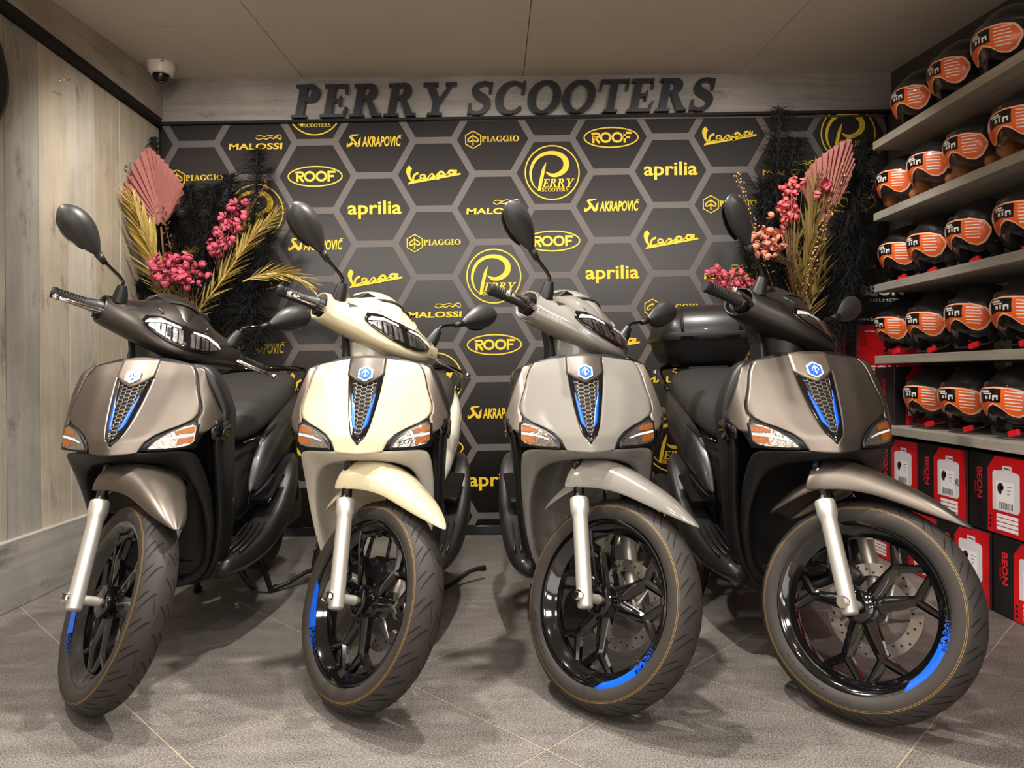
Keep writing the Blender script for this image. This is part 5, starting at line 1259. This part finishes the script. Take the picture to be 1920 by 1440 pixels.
def vase(par, x, y, h):
    obj('vase', MB().lathe([(.0, 0), (.11, 0), (.125, .03), (.13, h * .5), (.10, h * .86), (.085, h), (.075, h), (.09, h * .85), (.0, h * .8)], 36, 'Z').map(lambda p: p + Vector((x, y, 0))), M_VASE, par, auto=50)

# ---- left arrangement
LY = 3.66
la = thing('flower_arrangement', 'dried arrangement with rose palm fan, gold fronds and deep pink blossoms by the plank wall', 'flowers', (0, 0, 0), (0, 0, 0), 'dried flower arrangements')
VX = -1.44; vase(la, VX, LY + .04, .62); LB = (VX, LY + .04, .66)
A_ = lambda px, py, y=LY: at(px, py, y)
for pts, w, n in [([(395, 640), (392, 560), (375, 450), (352, 350)], .085, 620), ([(405, 640), (415, 540), (425, 430), (430, 330)], .10, 700), ([(420, 640), (455, 520), (475, 400), (484, 280)], .085, 760), ([(430, 640), (470, 560), (495, 480), (505, 400)], .085, 560), ([(395, 650), (350, 560), (330, 470), (322, 400)], .085, 520),
                  ([(390, 650), (330, 590), (275, 540), (238, 528)], .075, 560), ([(380, 660), (320, 610), (270, 590), (245, 560)], .06, 380), ([(420, 650), (455, 620), (470, 570), (480, 520)], .085, 520), ([(430, 660), (465, 655), (485, 625), (490, 590)], .06, 420), ([(400, 640), (380, 520), (395, 420), (400, 350)], .10, 640), ([(320, 420), (302, 340), (292, 285), (288, 258)], .030, 180), ([(425, 600), (480, 540), (515, 520), (545, 522)], .05, 220)]:
    plume(la, [A_(px, py, LY + .07 + .03 * (i % 2)) for i, (px, py) in enumerate(pts)], w * 1.5, int(n * 3.6))
fan(la, (302, 425), [(233, 388), (238, 362), (248, 332), (262, 306), (285, 281), (302, 292), (318, 308), (336, 330), (352, 358), (340, 388)], LY - .02)
frond(la, [A_(345, 600, LY - .06), A_(300, 520, LY - .10), A_(276, 450, LY - .12), A_(250, 385, LY - .12)], M_FGOLD, .17, 130, 22, .042)
frond(la, [A_(352, 610, LY - .02), A_(420, 520, LY - .02), A_(468, 452, LY - .02), A_(515, 404, LY - .02)], M_FGOLD, .13, 96, 24, .040, .05)
frond(la, [A_(455, 528), A_(495, 514), A_(540, 514), A_(580, 530)], M_FGOLD, .115, 60, 26, .045)
frond(la, [A_(380, 640), A_(375, 600), A_(350, 560), A_(300, 530)], M_FGOLD, .07, 22, 45, .04)
spray(la, (352, 590), cluster(336, 508, 56, 32, 50, 12, 3), LY - .17, M_PINK, .0185)
spray(la, (410, 520), cluster(428, 425, 62, 21, 40, -62, 5), LY - .05, M_PINK, .0180)
sprig(la, [(498, 346), (478, 378), (455, 412)], LY - .03, M_BERRYD, 26, .022)
sprig(la, [(304, 388), (312, 430), (320, 470)], LY - .05, M_BERRYD, 22, .018)
sprig(la, [(292, 500), (308, 530), (322, 560)], LY - .09, M_BERRYD, 8, .006)
sprig(la, [(244, 310), (240, 360), (262, 450)], LY - .06, M_BERRYD, 26, .02)

# ---- right arrangement
RY = 3.50
ra = thing('flower_arrangement', 'dried arrangement with olive fronds, peach and coral blossoms and black plumes beside helmet shelves', 'flowers', (0, 0, 0), (0, 0, 0), 'dried flower arrangements')
VX2 = 1.33; vase(ra, VX2, RY + .16, .66)
B_ = lambda px, py, y=RY: at(px, py, y)
for pts, w, n in [([(1490, 640), (1470, 520), (1455, 400), (1462, 205)], .125, 1100), ([(1480, 640), (1445, 520), (1430, 430), (1432, 340)], .10, 700), ([(1510, 640), (1560, 520), (1595, 400), (1625, 262)], .125, 1100), ([(1520, 640), (1575, 560), (1605, 500), (1622, 430)], .10, 760), ([(1520, 650), (1560, 600), (1590, 560), (1605, 500)], .09, 640), ([(1500, 640), (1510, 520), (1500, 420), (1510, 310)], .09, 560), ([(1470, 640), (1430, 560), (1405, 500), (1395, 450)], .06, 380), ([(1530, 660), (1560, 640), (1580, 610), (1590, 570)], .08, 460), ([(1495, 640), (1480, 500), (1478, 380), (1490, 260)], .11, 700), ([(1515, 640), (1570, 500), (1605, 400), (1622, 330)], .08, 520)]:
    plume(ra, [B_(px, py, RY + .035 + .02 * (i % 2)) for i, (px, py) in enumerate(pts)], w * 1.3, int(n * 3.2), .35, (3.505, 3.625))
fan(ra, (1546, 432), [(1494, 362), (1500, 334), (1518, 308), (1542, 288), (1562, 275), (1586, 264), (1590, 292), (1594, 312), (1580, 350)], RY - .03)
frond(ra, [B_(1500, 610, RY - .05), B_(1512, 520, RY - .05), B_(1522, 440, RY - .05), B_(1526, 352, RY - .05)], M_FOLIVE, .19, 120, 17, .036, .04)
frond(ra, [B_(1505, 620, RY - .06), B_(1522, 570, RY - .06), B_(1535, 520, RY - .06), B_(1540, 470, RY - .06)], M_FOLIVE, .12, 44, 24, .045, .04)
frond(ra, [B_(1492, 610, RY - .05), B_(1488, 560, RY - .05), B_(1490, 500, RY - .05), B_(1498, 430, RY - .05)], M_FOLIVE, .12, 40, 20, .045, .04)
spray(ra, (1490, 560), cluster(1480, 382, 46, 17, 26, 100, 9) + [(1468, 350), (1488, 340), (1505, 340), (1532, 366)], RY - .09, M_CORAL, .0175)
spray(ra, (1490, 500), cluster(1438, 455, 36, 26, 26, -20, 4) + [(1460, 392), (1444, 403), (1470, 458)], RY - .10, M_PEACHF, .0175)
spray(ra, (1440, 600), cluster(1364, 524, 46, 18, 30, 4, 8) + [(1345, 502)], RY - .08, M_PINK, .0165)
spray(ra, (1540, 430), [(1548, 346), (1552, 350)], RY - .12, M_PINK, .023)
sprig(ra, [(1380, 328), (1398, 380), (1420, 450), (1450, 540)], RY - .06, M_BERRY, 60, .022)
sprig(ra, [(1578, 312), (1552, 400), (1530, 480), (1500, 560)], RY - .11, M_BERRY, 70, .022)
sprig(ra, [(1640, 340), (1630, 375), (1615, 400)], RY + .04, M_BERRYD, 20, .02)
